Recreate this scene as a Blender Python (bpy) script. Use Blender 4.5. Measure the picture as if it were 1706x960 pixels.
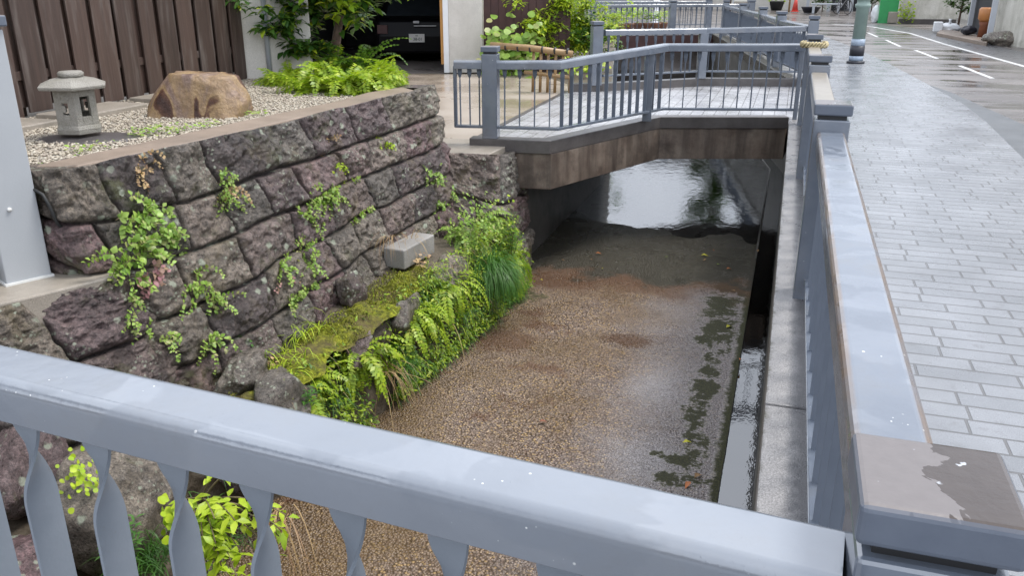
import bpy, math, random
import numpy as np
from mathutils import Vector, Matrix
for o in list(bpy.data.objects): bpy.data.objects.remove(o)
scn = bpy.context.scene
COL = scn.collection
R = math.radians
# ---------------------------------------------------------------- camera
CF, CTH, CYAW, CH = 1400.0, math.atan(512/1400.0), R(17.9), 1.55
cd = bpy.data.cameras.new("camera"); cam = bpy.data.objects.new("camera", cd); COL.objects.link(cam)
cam.location = (0, 0, CH); cam.rotation_euler = (math.pi/2-CTH, 0, CYAW)
cd.sensor_width = 36; cd.lens = CF/1706*36; cd.clip_start = 0.02; cd.clip_end = 600
scn.camera = cam
# ---------------------------------------------------------------- world and light
w = bpy.data.worlds.new("World"); scn.world = w; w.use_nodes = True
nt = w.node_tree; nt.nodes.clear()
sky = nt.nodes.new('ShaderNodeTexSky'); sky.sky_type = 'NISHITA'; sky.sun_disc = False
SUN_EL, SUN_AZ = R(62), R(65)
sky.sun_elevation = SUN_EL; sky.sun_rotation = SUN_AZ; sky.air_density = 1.0; sky.dust_density = 4.0
tc = nt.nodes.new('ShaderNodeTexCoord'); nz = nt.nodes.new('ShaderNodeTexNoise'); nz.inputs['Scale'].default_value = 2.2; nz.inputs['Detail'].default_value = 5
cr = nt.nodes.new('ShaderNodeValToRGB')
cr.color_ramp.elements[0].position = .3; cr.color_ramp.elements[0].color = (5.6, 6.1, 7.0, 1)
cr.color_ramp.elements[1].position = .75; cr.color_ramp.elements[1].color = (10.5, 11.0, 12.0, 1)
mx = nt.nodes.new('ShaderNodeMix'); mx.data_type = 'RGBA'; mx.inputs[0].default_value = .88
bg = nt.nodes.new('ShaderNodeBackground'); bg.inputs[1].default_value = .105
ow = nt.nodes.new('ShaderNodeOutputWorld')
L = nt.links.new
L(tc.outputs['Generated'], nz.inputs['Vector']); L(nz.outputs['Fac'], cr.inputs['Fac'])
L(sky.outputs[0], mx.inputs[6]); L(cr.outputs[0], mx.inputs[7]); L(mx.outputs[2], bg.inputs[0]); L(bg.outputs[0], ow.inputs[0])
sd = bpy.data.lights.new("sun", 'SUN'); sun = bpy.data.objects.new("sun", sd); COL.objects.link(sun)
sd.energy = 1.5; sd.angle = R(18); sd.color = (1, .97, .92)
# direction towards the sun
az = SUN_AZ; sdir = Vector((math.sin(az)*math.cos(SUN_EL), math.cos(az)*math.cos(SUN_EL), math.sin(SUN_EL)))
sun.rotation_euler = sdir.to_track_quat('Z', 'Y').to_euler(); sun.location = (0, 0, 30)
vs = scn.view_settings; vs.view_transform = 'Standard'; vs.look = 'None'; vs.exposure = 1.12; vs.gamma = 1
scn.render.engine = 'CYCLES'

random.seed(7); rng = np.random.default_rng(5)
# ---------------------------------------------------------------- placing: a pixel of the survey photograph meets a level plane
def P(px, py, z):
    c, s = math.cos(CTH), math.sin(CTH); cy, sy = math.cos(CYAW), math.sin(CYAW)
    r = px-853; v = 480-py; f = c*CF+s*v; up = c*v-s*CF
    t = (z-CH)/up
    return Vector(((r*cy-f*sy)*t, (r*sy+f*cy)*t, z))
# ---------------------------------------------------------------- materials
class NB:
    def __init__(s, name):
        s.m = bpy.data.materials.new(name); s.m.use_nodes = True; s.nt = s.m.node_tree; s.nt.nodes.clear()
        s.out = s.n('ShaderNodeOutputMaterial'); s.b = s.n('ShaderNodeBsdfPrincipled'); s.l(s.b.outputs[0], s.out.inputs[0])
        s.geo = s.n('ShaderNodeNewGeometry'); s.pos = s.geo.outputs['Position']
    def n(s, t, **k):
        x = s.nt.nodes.new(t)
        for a, v in k.items(): setattr(x, a, v)
        return x
    def l(s, a, b): s.nt.links.new(a, b)
    def put(s, sock, v):
        if hasattr(v, 'is_output') or isinstance(v, bpy.types.NodeSocket): s.l(v, sock)
        else:
            if sock.type == 'RGBA': v = (v, v, v, 1) if isinstance(v, (int, float)) else (*v[:3], 1)
            sock.default_value = v
    def map(s, scale=(1, 1, 1), rot=(0, 0, 0), loc=(0, 0, 0), src=None):
        m = s.n('ShaderNodeMapping'); s.l(src or s.pos, m.inputs[0]); m.inputs['Scale'].default_value = scale
        m.inputs['Rotation'].default_value = rot; m.inputs['Location'].default_value = loc; return m.outputs[0]
    def noise(s, sc, det=4, v=None, rough=.55, dist=0):
        x = s.n('ShaderNodeTexNoise'); x.inputs['Scale'].default_value = sc; x.inputs['Detail'].default_value = det
        x.inputs['Roughness'].default_value = rough; x.inputs['Distortion'].default_value = dist; s.l(v or s.pos, x.inputs['Vector']); return x.outputs['Fac']
    def wob(s, sc=40, a=.03):
        x = s.n('ShaderNodeTexNoise'); x.inputs['Scale'].default_value = sc; x.inputs['Detail'].default_value = 3; s.l(s.pos, x.inputs['Vector'])
        m_ = s.n('ShaderNodeVectorMath', operation='SCALE'); s.l(x.outputs['Color'], m_.inputs[0]); m_.inputs['Scale'].default_value = a; q = s.n('ShaderNodeVectorMath', operation='ADD'); s.l(s.pos, q.inputs[0]); s.l(m_.outputs[0], q.inputs[1]); return q.outputs[0]
    def sepY(s):
        x = s.n('ShaderNodeSeparateXYZ'); s.l(s.pos, x.inputs[0]); return x.outputs['Y']
    def vor(s, sc, v=None, feat='F1', out='Distance'):
        x = s.n('ShaderNodeTexVoronoi', feature=feat); x.inputs['Scale'].default_value = sc; s.l(v or s.pos, x.inputs['Vector']); return x.outputs[out]
    def ramp(s, fac, els, mode='LINEAR'):
        x = s.n('ShaderNodeValToRGB'); x.color_ramp.interpolation = mode; e = x.color_ramp.elements
        while len(e) < len(els): e.new(.5)
        for i, (p, c) in enumerate(els):
            e[i].position = p; e[i].color = (*c, 1) if isinstance(c, tuple) else (c, c, c, 1)
        s.l(fac, x.inputs[0]); return x.outputs[0]
    def mix(s, f, a, b, mode='MIX'):
        x = s.n('ShaderNodeMix', data_type='RGBA', blend_type=mode); s.put(x.inputs[0], f); s.put(x.inputs[6], a); s.put(x.inputs[7], b); return x.outputs[2]
    def math(s, op, a, b=0.0, clamp=False):
        x = s.n('ShaderNodeMath', operation=op, use_clamp=clamp); s.put(x.inputs[0], a); s.put(x.inputs[1], b); return x.outputs[0]
    def attr(s, name, out='Fac'):
        x = s.n('ShaderNodeAttribute', attribute_name=name); return x.outputs[out]
    def bump(s, h, dist=.01, st=1.0, prev=None):
        x = s.n('ShaderNodeBump'); x.inputs['Distance'].default_value = dist; x.inputs['Strength'].default_value = st; s.l(h, x.inputs['Height'])
        if prev is not None: s.l(prev, x.inputs['Normal'])
        return x.outputs[0]
    def done(s, col=None, rough=None, nrm=None, spec=None, metal=None, sub=None):
        i = s.b.inputs
        if col is not None: s.put(i['Base Color'], col)
        if rough is not None: s.put(i['Roughness'], rough)
        if nrm is not None: s.l(nrm, i['Normal'])
        if spec is not None: s.put(i['Specular IOR Level'], spec)
        if metal is not None: s.put(i['Metallic'], metal)
        return s.m
M = {}
def simple(name, col, rough=.5, var=.15, sc=6, bump=0.0, bsc=60, spec=.5):
    b = NB(name); n = b.noise(sc, 5)
    c = b.mix(b.ramp(n, [(.3, 0.0), (.7, 1.0)]), tuple(x*(1-var) for x in col), tuple(min(1, x*(1+var)) for x in col))
    nr = b.bump(b.noise(bsc, 4), bump, 1) if bump else None
    M[name] = b.done(c, rough, nr, spec); return M[name]

def m_paint(name='paint', edge=0.0, sky_lift=0.0):
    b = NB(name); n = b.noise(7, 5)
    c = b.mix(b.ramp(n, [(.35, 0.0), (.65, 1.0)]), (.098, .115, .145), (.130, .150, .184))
    g = b.ramp(b.noise(3.5, 8, rough=.75), [(.5, 0.0), (.68, .5)]); c = b.mix(g, c, (.09, .088, .085)); c = b.mix(sky_lift, c, (.225, .245, .272))
    fl = b.ramp(b.vor(17), [(.035, 1.0), (.06, 0.0)]); msk = b.ramp(b.noise(9, 2, b.map(loc=(3, 1, 7))), [(.5, 0.0), (.56, 1.0)])
    fl2 = b.math('MULTIPLY', b.ramp(b.vor(60), [(.07, 1.0), (.12, 0.0)]), b.ramp(b.noise(11, 2, b.map(loc=(1, 7, 2))), [(.6, 0.0), (.64, 1.0)]))
    fl = b.math('MAXIMUM', b.math('MULTIPLY', fl, msk), fl2); c = b.mix(fl, c, (.62, .62, .60))
    if edge:
        sp = b.n('ShaderNodeSeparateXYZ'); b.l(b.geo.outputs['Normal'], sp.inputs[0]); sd_ = b.n('ShaderNodeSeparateXYZ'); b.l(b.pos, sd_.inputs[0])
        dx = b.math('ABSOLUTE', b.math('SUBTRACT', sd_.outputs['X'], .215)); band = b.math('MULTIPLY', b.ramp(b.math('MULTIPLY', dx, 10), [(.46, 0.0), (.52, 1.0)]), b.ramp(sp.outputs['Z'], [(.1, 0.0), (.3, 1.0)]))
        c = b.mix(b.math('MULTIPLY', band, b.ramp(b.noise(9, 5), [(.3, .3), (.6, .9)])), c, (.15, .105, .075))
    wn = b.noise(3.2, 4, b.map((1, 1.6, 1), loc=(2, 5, 0)), dist=.6); rg = b.ramp(wn, [(.47, .15), (.50, .26)])
    scr = b.noise(1, 4, b.map((6, 160, 60), (0, 0, .1))); dr = b.ramp(b.vor(130), [(.12, 1.0), (.22, 0.0)]); dm = b.ramp(b.noise(8, 3, b.map(loc=(4, 4, 4))), [(.55, 0.0), (.6, 1.0)]); b.done(c, rg, b.bump(b.math('MULTIPLY', dr, dm), .0004, .35, b.bump(b.noise(26, 3), .0010, .7))); b.b.inputs['IOR'].default_value = 1.95
    b.put(b.b.inputs['Specular IOR Level'], b.ramp(wn, [(.47, .62), (.50, .42)])); M[name] = b.m
m_paint('paint_rail', 1.0); m_paint('paint_sky_lift', 0, .48)  # foreground copy: same paint, base colour raised to imitate the sky's reflection
m_paint()
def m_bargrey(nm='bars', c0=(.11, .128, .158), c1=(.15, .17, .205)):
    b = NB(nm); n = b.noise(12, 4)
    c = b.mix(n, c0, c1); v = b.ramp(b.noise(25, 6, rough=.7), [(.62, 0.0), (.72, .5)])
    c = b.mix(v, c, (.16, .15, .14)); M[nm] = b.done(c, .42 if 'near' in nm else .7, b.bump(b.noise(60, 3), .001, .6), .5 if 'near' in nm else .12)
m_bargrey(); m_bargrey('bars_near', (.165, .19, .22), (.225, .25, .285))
def m_postcol(name='paint_light', a=(.33, .345, .36), c2=(.38, .395, .41)):
    b = NB(name); c = b.mix(b.noise(5, 5), a, c2); M[name] = b.done(c, .45, b.bump(b.noise(90, 2), .0008, .5))
m_postcol()
def m_cap():
    b = NB('weathered_cap'); n = b.noise(9, 6, rough=.6, dist=.8)
    sp = b.n('ShaderNodeSeparateXYZ'); b.l(b.geo.outputs['Normal'], sp.inputs[0]); up = b.ramp(sp.outputs['Z'], [(.6, 0.0), (.9, 1.0)])
    g = b.mix(b.noise(20, 4), (.085, .10, .13), (.12, .138, .17))
    dry = b.mix(b.noise(50, 4), (.115, .102, .10), (.15, .134, .13)); wet = b.mix(b.noise(25, 4), (.032, .022, .018), (.06, .046, .039))
    px = b.n('ShaderNodeSeparateXYZ'); b.l(b.pos, px.inputs[0]); wm = b.ramp(b.math('ADD', b.math('MULTIPLY', b.math('ADD', px.outputs['X'], -.225), 3.0), b.noise(14, 4, dist=.6)), [(.5, 0.0), (.515, 1.0)])
    dust = b.mix(wm, dry, wet)
    chips = b.ramp(b.noise(26, 3, b.map(loc=(1, 9, 3))), [(.68, 0.0), (.71, 1.0)]); dust = b.mix(chips, dust, (.42, .44, .47))
    c = b.mix(up, g, dust)
    rg = b.mix(b.math('MULTIPLY', up, wm), .38, .12)
    M['cap'] = b.done(c, rg, b.bump(b.noise(70, 3), .0008, .6), .5)
m_cap()
def m_dusty():
    b = NB('dusty_rail'); sp = b.n('ShaderNodeSeparateXYZ'); b.l(b.geo.outputs['Normal'], sp.inputs[0]); up = b.ramp(sp.outputs['Z'], [(.5, 0.0), (.85, 1.0)])
    g = b.mix(b.noise(20, 4), (.095, .11, .14), (.13, .148, .18)); t = b.mix(b.noise(14, 6), (.16, .135, .10), (.30, .265, .215))
    M['dusty'] = b.done(b.mix(up, g, t), .3, b.bump(b.noise(60, 3), .001, .6))
m_dusty()
def m_concrete(name, a, c2, rough=.45, streak=0, stain=(.05, .045, .04), stn=.5, pit=.002):
    b = NB(name); n = b.noise(3.5, 8, rough=.65); c = b.mix(b.ramp(n, [(.3, 0.0), (.7, 1.0)]), a, c2)
    c = b.mix(b.ramp(b.noise(160, 2), [(.35, 0.0), (.65, 1.0)]), c, b.mix(.5, c, (.5, .48, .46)), 'MIX') if False else c
    fine = b.ramp(b.noise(220, 2), [(.3, .75), (.7, 1.25)]); c = b.mix(1.0, c, fine, 'MULTIPLY')
    if streak:
        st = b.ramp(b.noise(1, 5, b.map((5, 5, .45)), rough=.6), [(.38, 0.0), (.72, 1.0)]); c = b.mix(b.math('MULTIPLY', st, streak), c, stain)
    st = b.ramp(b.noise(2.1, 6, b.map(loc=(5, 5, 5)), rough=.7), [(.5, 0.0), (.65, 1.0)]); c = b.mix(b.math('MULTIPLY', st, stn), c, stain)
    M[name] = b.done(c, rough, b.bump(b.noise(120, 4), pit, 1), .5)
m_concrete('coping', (.17, .17, .175), (.26, .255, .25), .35, stn=.6, stain=(.09, .09, .095))
m_concrete('beam', (.10, .068, .05), (.24, .195, .155), .5, streak=.9, stain=(.022, .014, .011), stn=.6)
m_concrete('kerb_wet', (.055, .047, .044), (.11, .10, .095), .35, stn=.5, stain=(.04, .035, .035))
m_concrete('kerb_light', (.36, .36, .37), (.47, .46, .46), .35, stn=.4, stain=(.12, .11, .11))
m_concrete('channel_wall', (.075, .07, .062), (.13, .12, .105), .5, stn=.8, stain=(.03, .032, .025))
m_concrete('plaster', (.52, .49, .44), (.62, .59, .54), .7, streak=.18, stain=(.3, .28, .25), stn=.15, pit=.001)
m_concrete('mouldy_wall', (.50, .48, .42), (.62, .60, .54), .7, streak=.5, stain=(.2, .19, .14), stn=.5)
m_concrete('tan_mortar', (.18, .135, .10), (.26, .20, .155), .5, stn=.35, stain=(.12, .10, .08))
m_concrete('granite', (.22, .205, .175), (.33, .31, .275), .55, stn=.6, stain=(.16, .15, .11), pit=.012)
m_concrete('granite_dark', (.06, .055, .055), (.11, .10, .10), .3, stn=.3)
m_concrete('gutter_concrete', (.06, .066, .072), (.105, .11, .116), .5, stn=.4)
m_concrete('slab', (.24, .21, .17), (.33, .29, .245), .35, stn=.4, stain=(.13, .12, .10))
m_concrete('block', (.20, .19, .175), (.31, .295, .275), .5, stn=.5, stain=(.2, .19, .17), pit=.006)

def m_coping2():
    b = NB('coping'); sp = b.n('ShaderNodeSeparateXYZ'); b.l(b.pos, sp.inputs[0]); n = b.noise(4, 7, rough=.65); f = b.noise(190, 2)
    c = b.mix(b.ramp(n, [(.3, 0.0), (.7, 1.0)]), (.15, .145, .145), (.25, .24, .235)); c = b.mix(1.0, c, b.ramp(f, [(.3, .6), (.7, 1.45)]), 'MULTIPLY')
    e = b.math('ADD', sp.outputs['X'], b.math('MULTIPLY', b.noise(9, 6, rough=.7), .16)); wet = b.ramp(e, [(.2, 0.0), (.25, .75)]); c = b.mix(wet, c, (.045, .045, .05))
    m_ = b.ramp(e, [(.105, .9), (.13, 0.0)]); c = b.mix(m_, c, (.05, .045, .03)); M['coping'] = b.done(c, b.ramp(n, [(.3, .2), (.7, .45)]), b.bump(f, .003, .8))
m_coping2()
def m_pavers(name, rotz, a, c2, mortar, bw=.29, rh=.118, gap=.006):
    b = NB(name); v = b.map((1, 1, 1), (0, 0, rotz))
    x = b.n('ShaderNodeTexBrick'); b.l(v, x.inputs['Vector']); x.offset = .37; x.offset_frequency = 2; x.squash = 1.35; x.squash_frequency = 3
    x.inputs['Scale'].default_value = 1; x.inputs['Brick Width'].default_value = bw; x.inputs['Row Height'].default_value = rh
    x.inputs['Mortar Size'].default_value = gap; x.inputs['Mortar Smooth'].default_value = .25; x.inputs['Bias'].default_value = 0
    b.put(x.inputs['Color1'], a); b.put(x.inputs['Color2'], c2); b.put(x.inputs['Mortar'], mortar)
    n = b.noise(1.3, 6, rough=.65); sp = b.ramp(b.noise(260, 2), [(.3, .72), (.7, 1.25)])
    c = b.mix(1.0, x.outputs[0], sp, 'MULTIPLY'); c = b.mix(1.0, c, b.ramp(n, [(.3, .74), (.7, 1.16)]), 'MULTIPLY'); c = b.mix(b.math('MULTIPLY', b.ramp(b.noise(11, 6, b.map(loc=(2, 2, 2)), rough=.75), [(.55, 0.0), (.72, 1.0)]), .45), c, (.075, .07, .066))
    rg = b.ramp(b.noise(2.3, 5, b.map(loc=(7, 0, 0))), [(.35, .16), (.65, .36)])
    h = b.math('SUBTRACT', b.math('MULTIPLY', b.noise(150, 3), .25), x.outputs['Fac'])
    M[name] = b.done(c, rg, b.bump(h, .005, .8), .55)
m_pavers('pavers', 0, (.165, .172, .184), (.205, .212, .226), (.10, .098, .098))
m_pavers('pavers_deck', R(90), (.33, .33, .345), (.40, .40, .41), (.14, .135, .135), bw=.3, rh=.15, gap=.005)

def m_asphalt():
    b = NB('asphalt'); n = b.noise(.55, 6, rough=.6); n2 = b.noise(180, 2)
    c = b.mix(b.ramp(n, [(.35, 0.0), (.62, 1.0)]), (.085, .073, .067), (.15, .132, .122)); c = b.mix(1.0, c, b.ramp(n2, [(.3, .7), (.7, 1.35)]), 'MULTIPLY')
    pud = b.noise(.9, 4, b.map((.5, 1.8, 1), loc=(11, 3, 0)), dist=.4)
    c = b.mix(b.ramp(pud, [(.56, 0.0), (.6, .6)]), c, (.06, .055, .052))
    rg = b.ramp(pud, [(.45, .42), (.56, .16), (.6, .06)])
    h = b.math('MULTIPLY', n2, b.ramp(pud, [(.55, 1.0), (.6, .1)]))
    M['asphalt'] = b.done(c, rg, b.bump(h, .003, .7), .55)
m_asphalt()
def m_drive():
    b = NB('drive_concrete'); n = b.noise(.7, 6, rough=.55)
    c = b.mix(b.ramp(n, [(.35, 0.0), (.6, 1.0)]), (.27, .215, .165), (.36, .31, .26)); c = b.mix(1.0, c, b.ramp(b.noise(90, 3), [(.3, .88), (.7, 1.12)]), 'MULTIPLY')
    rg = b.ramp(n, [(.35, .12), (.6, .4)]); M['drive'] = b.done(c, rg, b.bump(b.noise(70, 3), .0015, .5), .5)
m_drive()
def m_earth():
    b = NB('earth'); c = b.mix(b.noise(3, 6), (.05, .038, .026), (.12, .095, .065)); M['earth'] = b.done(c, .7, b.bump(b.noise(25, 6), .02, 1))
m_earth()

def m_bed():
    b = NB('aggregate_bed'); sp = b.n('ShaderNodeSeparateXYZ'); b.l(b.pos, sp.inputs[0]); X, Y = sp.outputs['X'], sp.outputs['Y']
    wv = b.map((1, 1, 1)); vo = b.n('ShaderNodeTexVoronoi'); vo.inputs['Scale'].default_value = 60; b.l(wv, vo.inputs['Vector']); vo.inputs['Randomness'].default_value = 1
    cell = b.n('ShaderNodeSeparateColor'); b.l(vo.outputs['Color'], cell.inputs[0])
    peb = b.ramp(cell.outputs[0], [(0, (.13, .092, .068)), (.25, (.20, .15, .115)), (.5, (.155, .125, .105)), (.72, (.31, .245, .185)), (.88, (.40, .28, .125)), (1, (.10, .078, .065))])
    gap = b.ramp(vo.outputs['Distance'], [(.4, 0.0), (.7, 1.0)])
    c = b.mix(gap, peb, (.06, .042, .03)); c = b.mix(1.0, c, (1.38, 1.33, 1.34), 'MULTIPLY')
    # algae and rust browns, greyer towards the gutter
    alg = b.ramp(b.math('ADD', b.noise(1.1, 5, rough=.6), b.math('MULTIPLY', X, -.09)), [(.55, 0.0), (.85, 1.0)])
    c = b.mix(b.math('MULTIPLY', alg, .72), c, b.mix(b.noise(40, 3), (.065, .036, .017), (.19, .12, .045)))
    rst = b.ramp(b.noise(1.7, 5, b.map(loc=(9, 4, 0)), rough=.65), [(.6, 0.0), (.68, 1.0)]); c = b.mix(b.math('MULTIPLY', rst, .7), c, (.10, .045, .022))
    gy = b.ramp(b.math('ADD', b.math('ADD', X, .75), b.math('MULTIPLY', b.noise(2.5, 5), 1.1)), [(-.0, .0), (.7, .8)])
    c = b.mix(gy, c, b.mix(1.0, b.ramp(b.noise(70, 3, rough=.7), [(.38, .55), (.62, 1.5)]), (.25, .225, .22), 'MULTIPLY'))
    # green moss: gutter edge and patches
    e = b.math('ADD', b.math('ADD', X, 1.0), b.math('ADD', b.math('MULTIPLY', b.noise(6, 8, rough=.8), .20), b.math('MULTIPLY', b.noise(28, 4, rough=.8), .07)))
    moss = b.ramp(e, [(.905, 0.0), (.945, 1.0)])
    wn = b.math('MULTIPLY', b.math('ADD', b.math('SUBTRACT', b.noise(7, 8, rough=.8), .5), b.math('MULTIPLY', b.math('SUBTRACT', b.noise(34, 5, rough=.8), .5), .9)), .62)
    def blob(x, y, rx, ry):
        vm = b.n('ShaderNodeVectorMath', operation='LENGTH'); b.l(b.map((1/rx, 1/ry, 0), loc=(-x/rx, -y/ry, 0)), vm.inputs[0]); return b.math('SUBTRACT', 1.0, vm.outputs['Value'])
    def blobs(lst):
        r_ = None
        for q in lst: v = blob(*q); r_ = v if r_ is None else b.math('MAXIMUM', r_, v)
        return r_
    sp_ = blobs([(-.36, 8.3, .24, .9), (-.40, 7.35, .2, .55), (-.36, 6.65, .10, .34), (-.37, 6.1, .06, .3), (-.36, 5.28, .13, .18), (-.58, 5.08, .06, .06), (-.45, 5.04, .10, .08), (-.40, 4.80, .17, .12), (-.37, 5.7, .05, .2), (-.5, 9.2, .5, .7), (-2.4, 7.75, .25, .25)])
    sp_ = b.math('MAXIMUM', sp_, b.math('SUBTRACT', blob(-.38, 6.6, .16, 2.6), .25))
    rag = b.math('ADD', b.math('MULTIPLY', b.math('SUBTRACT', b.noise(4.5, 7, b.map(loc=(3, 3, 1)), rough=.7), .5), 3.6), b.math('MULTIPLY', b.math('SUBTRACT', b.noise(24, 5, rough=.8), .5), 1.6))
    ps = b.ramp(b.math('ADD', b.math('MINIMUM', sp_, .45), rag), [(.10, 0.0), (.36, .95)])
    rs_ = blobs([(-1.15, 6.95, .26, .18), (-1.5, 8.7, .9, .42), (-2.1, 8.3, .5, .3), (-2.2, 6.6, .35, .3)])
    rp = b.ramp(b.math('ADD', rs_, b.math('MULTIPLY', wn, 3.0)), [(.05, 0.0), (.4, .8)]); c = b.mix(rp, c, b.mix(b.noise(60, 3), (.055, .026, .014), (.15, .075, .035)))
    sheen_ = blobs([(-.75, 6.1, .35, .7), (-.7, 5.0, .4, .5)]); sheen_mask = b.ramp(b.math('ADD', sheen_, b.math('MULTIPLY', wn, 2.0)), [(.1, 0.0), (.8, .55)]); c = b.mix(sheen_mask, c, (.36, .34, .345))  # pale patches put the wet bed's white sheen into the colour
    moss = b.math('MAXIMUM', moss, ps)
    mosscol = b.mix(b.ramp(b.noise(85, 5, rough=.85), [(.38, 0.0), (.62, 1.0)]), (.008, .009, .004), (.075, .075, .018))
    c = b.mix(moss, c, mosscol)
    # submerged zone: olive silt, with a rusty rim
    yy = b.math('ADD', Y, b.math('ADD', b.math('MULTIPLY', b.noise(1.4, 5, b.map(loc=(0, 3, 0)), rough=.6), 2.0), b.math('MULTIPLY', X, -.15)))
    deep = b.ramp(b.math('MULTIPLY', yy, .05), [(.488, 0.0), (.498, 1.0)]); rim = b.ramp(b.math('MULTIPLY', yy, .05), [(.455, 0.0), (.475, .75), (.49, 1.0)])
    c = b.mix(b.math('MULTIPLY', rim, .8), c, b.mix(b.noise(45, 3), (.07, .03, .014), (.16, .085, .04)))
    silt = b.mix(b.noise(7, 6, rough=.65), (.020, .020, .012), (.060, .055, .036)); c = b.mix(b.math('MULTIPLY', deep, .93), c, silt)
    rg = b.mix(moss, b.ramp(b.noise(1.6, 4, b.map(loc=(3, 8, 0))), [(.4, .40), (.6, .2)]), .8)
    hm = b.math('MULTIPLY', b.math('SUBTRACT', 1.0, vo.outputs['Distance']), b.math('SUBTRACT', 1.0, moss))
    nr = b.bump(hm, .021, 1.0); nr = b.bump(b.noise(30, 4), .006, .5, nr); nr = b.bump(b.math('MULTIPLY', b.noise(90, 5, rough=.8), moss), .022, 1.0, nr)
    M['bed'] = b.done(c, rg, nr, .5)
m_bed()

def m_water(name, tint, rip=.0015, sc=9, ior=1.33):
    b = NB(name); b.nt.nodes.remove(b.b)
    gl = b.n('ShaderNodeBsdfGlossy'); gl.inputs['Roughness'].default_value = .03; tr = b.n('ShaderNodeBsdfTransparent'); b.put(tr.inputs[0], tint)
    fr = b.n('ShaderNodeFresnel'); fr.inputs['IOR'].default_value = ior; ms = b.n('ShaderNodeMixShader')
    nr = b.bump(b.noise(sc, 4, b.map((1, .6, 1))), rip, 1); b.l(nr, gl.inputs['Normal']); b.l(nr, fr.inputs['Normal'])
    film = b.n('ShaderNodeBsdfDiffuse'); b.put(film.inputs[0], (.13, .14, .14)); fm = b.n('ShaderNodeMixShader'); b.put(fm.inputs[0], b.math('MULTIPLY', b.ramp(b.noise(3.5, 9, b.map((1, .35, 1)), rough=.8), [(.47, 0.0), (.62, .45)]), b.ramp(b.math('MULTIPLY', b.sepY(), .05), [(.6, 0.0), (.68, 1.0)]))); b.l(tr.outputs[0], fm.inputs[1]); b.l(film.outputs[0], fm.inputs[2])
    if 'gutter' in name: fm = tr
    b.l(fr.outputs[0], ms.inputs[0]); b.l(fm.outputs[0], ms.inputs[1]); b.l(gl.outputs[0], ms.inputs[2]); b.l(ms.outputs[0], b.out.inputs[0]); M[name] = b.m
m_water('water', (.62, .64, .56), .0022, 9, 3.6); m_water('gutter_water', (.10, .11, .09), .0015, 12, 2.6)

def m_stone():
    b = NB('wall_stone'); t = b.attr('tint'); n = b.noise(6, 7, rough=.65); n2 = b.noise(28, 5, rough=.7)
    base = b.ramp(t, [(0, (.058, .046, .042)), (.22, (.105, .074, .072)), (.42, (.125, .104, .082)), (.6, (.115, .072, .073)), (.8, (.15, .125, .100)), (1, (.078, .068, .059))])
    c = b.mix(1.0, base, b.ramp(n, [(.3, .45), (.7, 1.7)]), 'MULTIPLY'); n3 = b.noise(95, 4, rough=.8); c = b.mix(1.0, c, b.ramp(n3, [(.36, .45), (.64, 1.75)]), 'MULTIPLY'); c = b.mix(1.0, c, b.ramp(n2, [(.35, .6), (.65, 1.5)]), 'MULTIPLY')
    rust = b.ramp(b.noise(2.5, 6, b.map(loc=(4, 2, 1)), rough=.7), [(.56, 0.0), (.7, .6)]); c = b.mix(rust, c, (.14, .11, .045))
    mossn = b.ramp(b.noise(3.2, 7, b.map(loc=(8, 1, 6)), rough=.75), [(.55, 0.0), (.66, .85)]); c = b.mix(mossn, c, b.mix(n2, (.030, .032, .012), (.085, .088, .022)))
    li = b.ramp(b.vor(9, b.map(loc=(1, 2, 3), src=b.wob())), [(.16, 1.0), (.24, 0.0)]); lm = b.ramp(b.noise(2.5, 3, b.map(loc=(6, 6, 2))), [(.47, 0.0), (.52, 1.0)])
    li = b.math('MULTIPLY', li, lm); li2 = b.math('MULTIPLY', b.ramp(b.vor(30, b.map(loc=(3, 1, 2), src=b.wob())), [(.2, 1.0), (.3, 0.0)]), b.ramp(b.noise(3.5, 3, b.map(loc=(1, 6, 9))), [(.53, 0.0), (.58, 1.0)]))
    jt = b.attr('joint'); c = b.mix(b.math('MULTIPLY', jt, .8), c, (.018, .016, .012)); c = b.mix(b.math('MULTIPLY', b.math('MAXIMUM', li, li2), .85), c, (.36, .39, .30))
    nr = b.bump(b.noise(16, 8, rough=.75), .035, 1.0); nr = b.bump(b.noise(70, 6, rough=.8), .010, 1.0, nr)
    M['stone'] = b.done(c, b.ramp(n2, [(.3, .2), (.7, .48)]), nr, .6)
m_stone()
def m_goldrock():
    b = NB('golden_rock'); n = b.noise(1, 5, b.map((4.2, 2.2, 1.6), (0, 0, R(-12)), (1.3, .2, .4)), dist=.9, rough=.5); n2 = b.noise(40, 5)
    c = b.ramp(n, [(.34, (.045, .02, .014)), (.42, (.10, .045, .025)), (.46, (.30, .20, .10)), (.54, (.25, .165, .095)), (.60, (.22, .15, .115)), (.68, (.07, .03, .02))])
    c = b.mix(1.0, c, b.ramp(n2, [(.3, .8), (.7, 1.2)]), 'MULTIPLY')
    M['goldrock'] = b.done(c, .3, b.bump(b.noise(12, 8, rough=.7), .03, .8), .5)
m_goldrock()
def m_moss():
    b = NB('moss'); n = b.noise(22, 6, rough=.7); n2 = b.noise(2.5, 4)
    c = b.mix(b.ramp(n, [(.35, 0.0), (.65, 1.0)]), (.045, .055, .006), (.26, .27, .02)); c = b.mix(1.0, c, b.ramp(b.noise(75, 4, rough=.8), [(.35, .4), (.65, 1.6)]), 'MULTIPLY'); c = b.mix(b.ramp(n2, [(.45, 0.0), (.6, .85)]), c, (.11, .08, .045))
    M['moss'] = b.done(c, .85, b.bump(b.noise(120, 5, rough=.8), .012, 1), .2)
m_moss()
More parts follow.
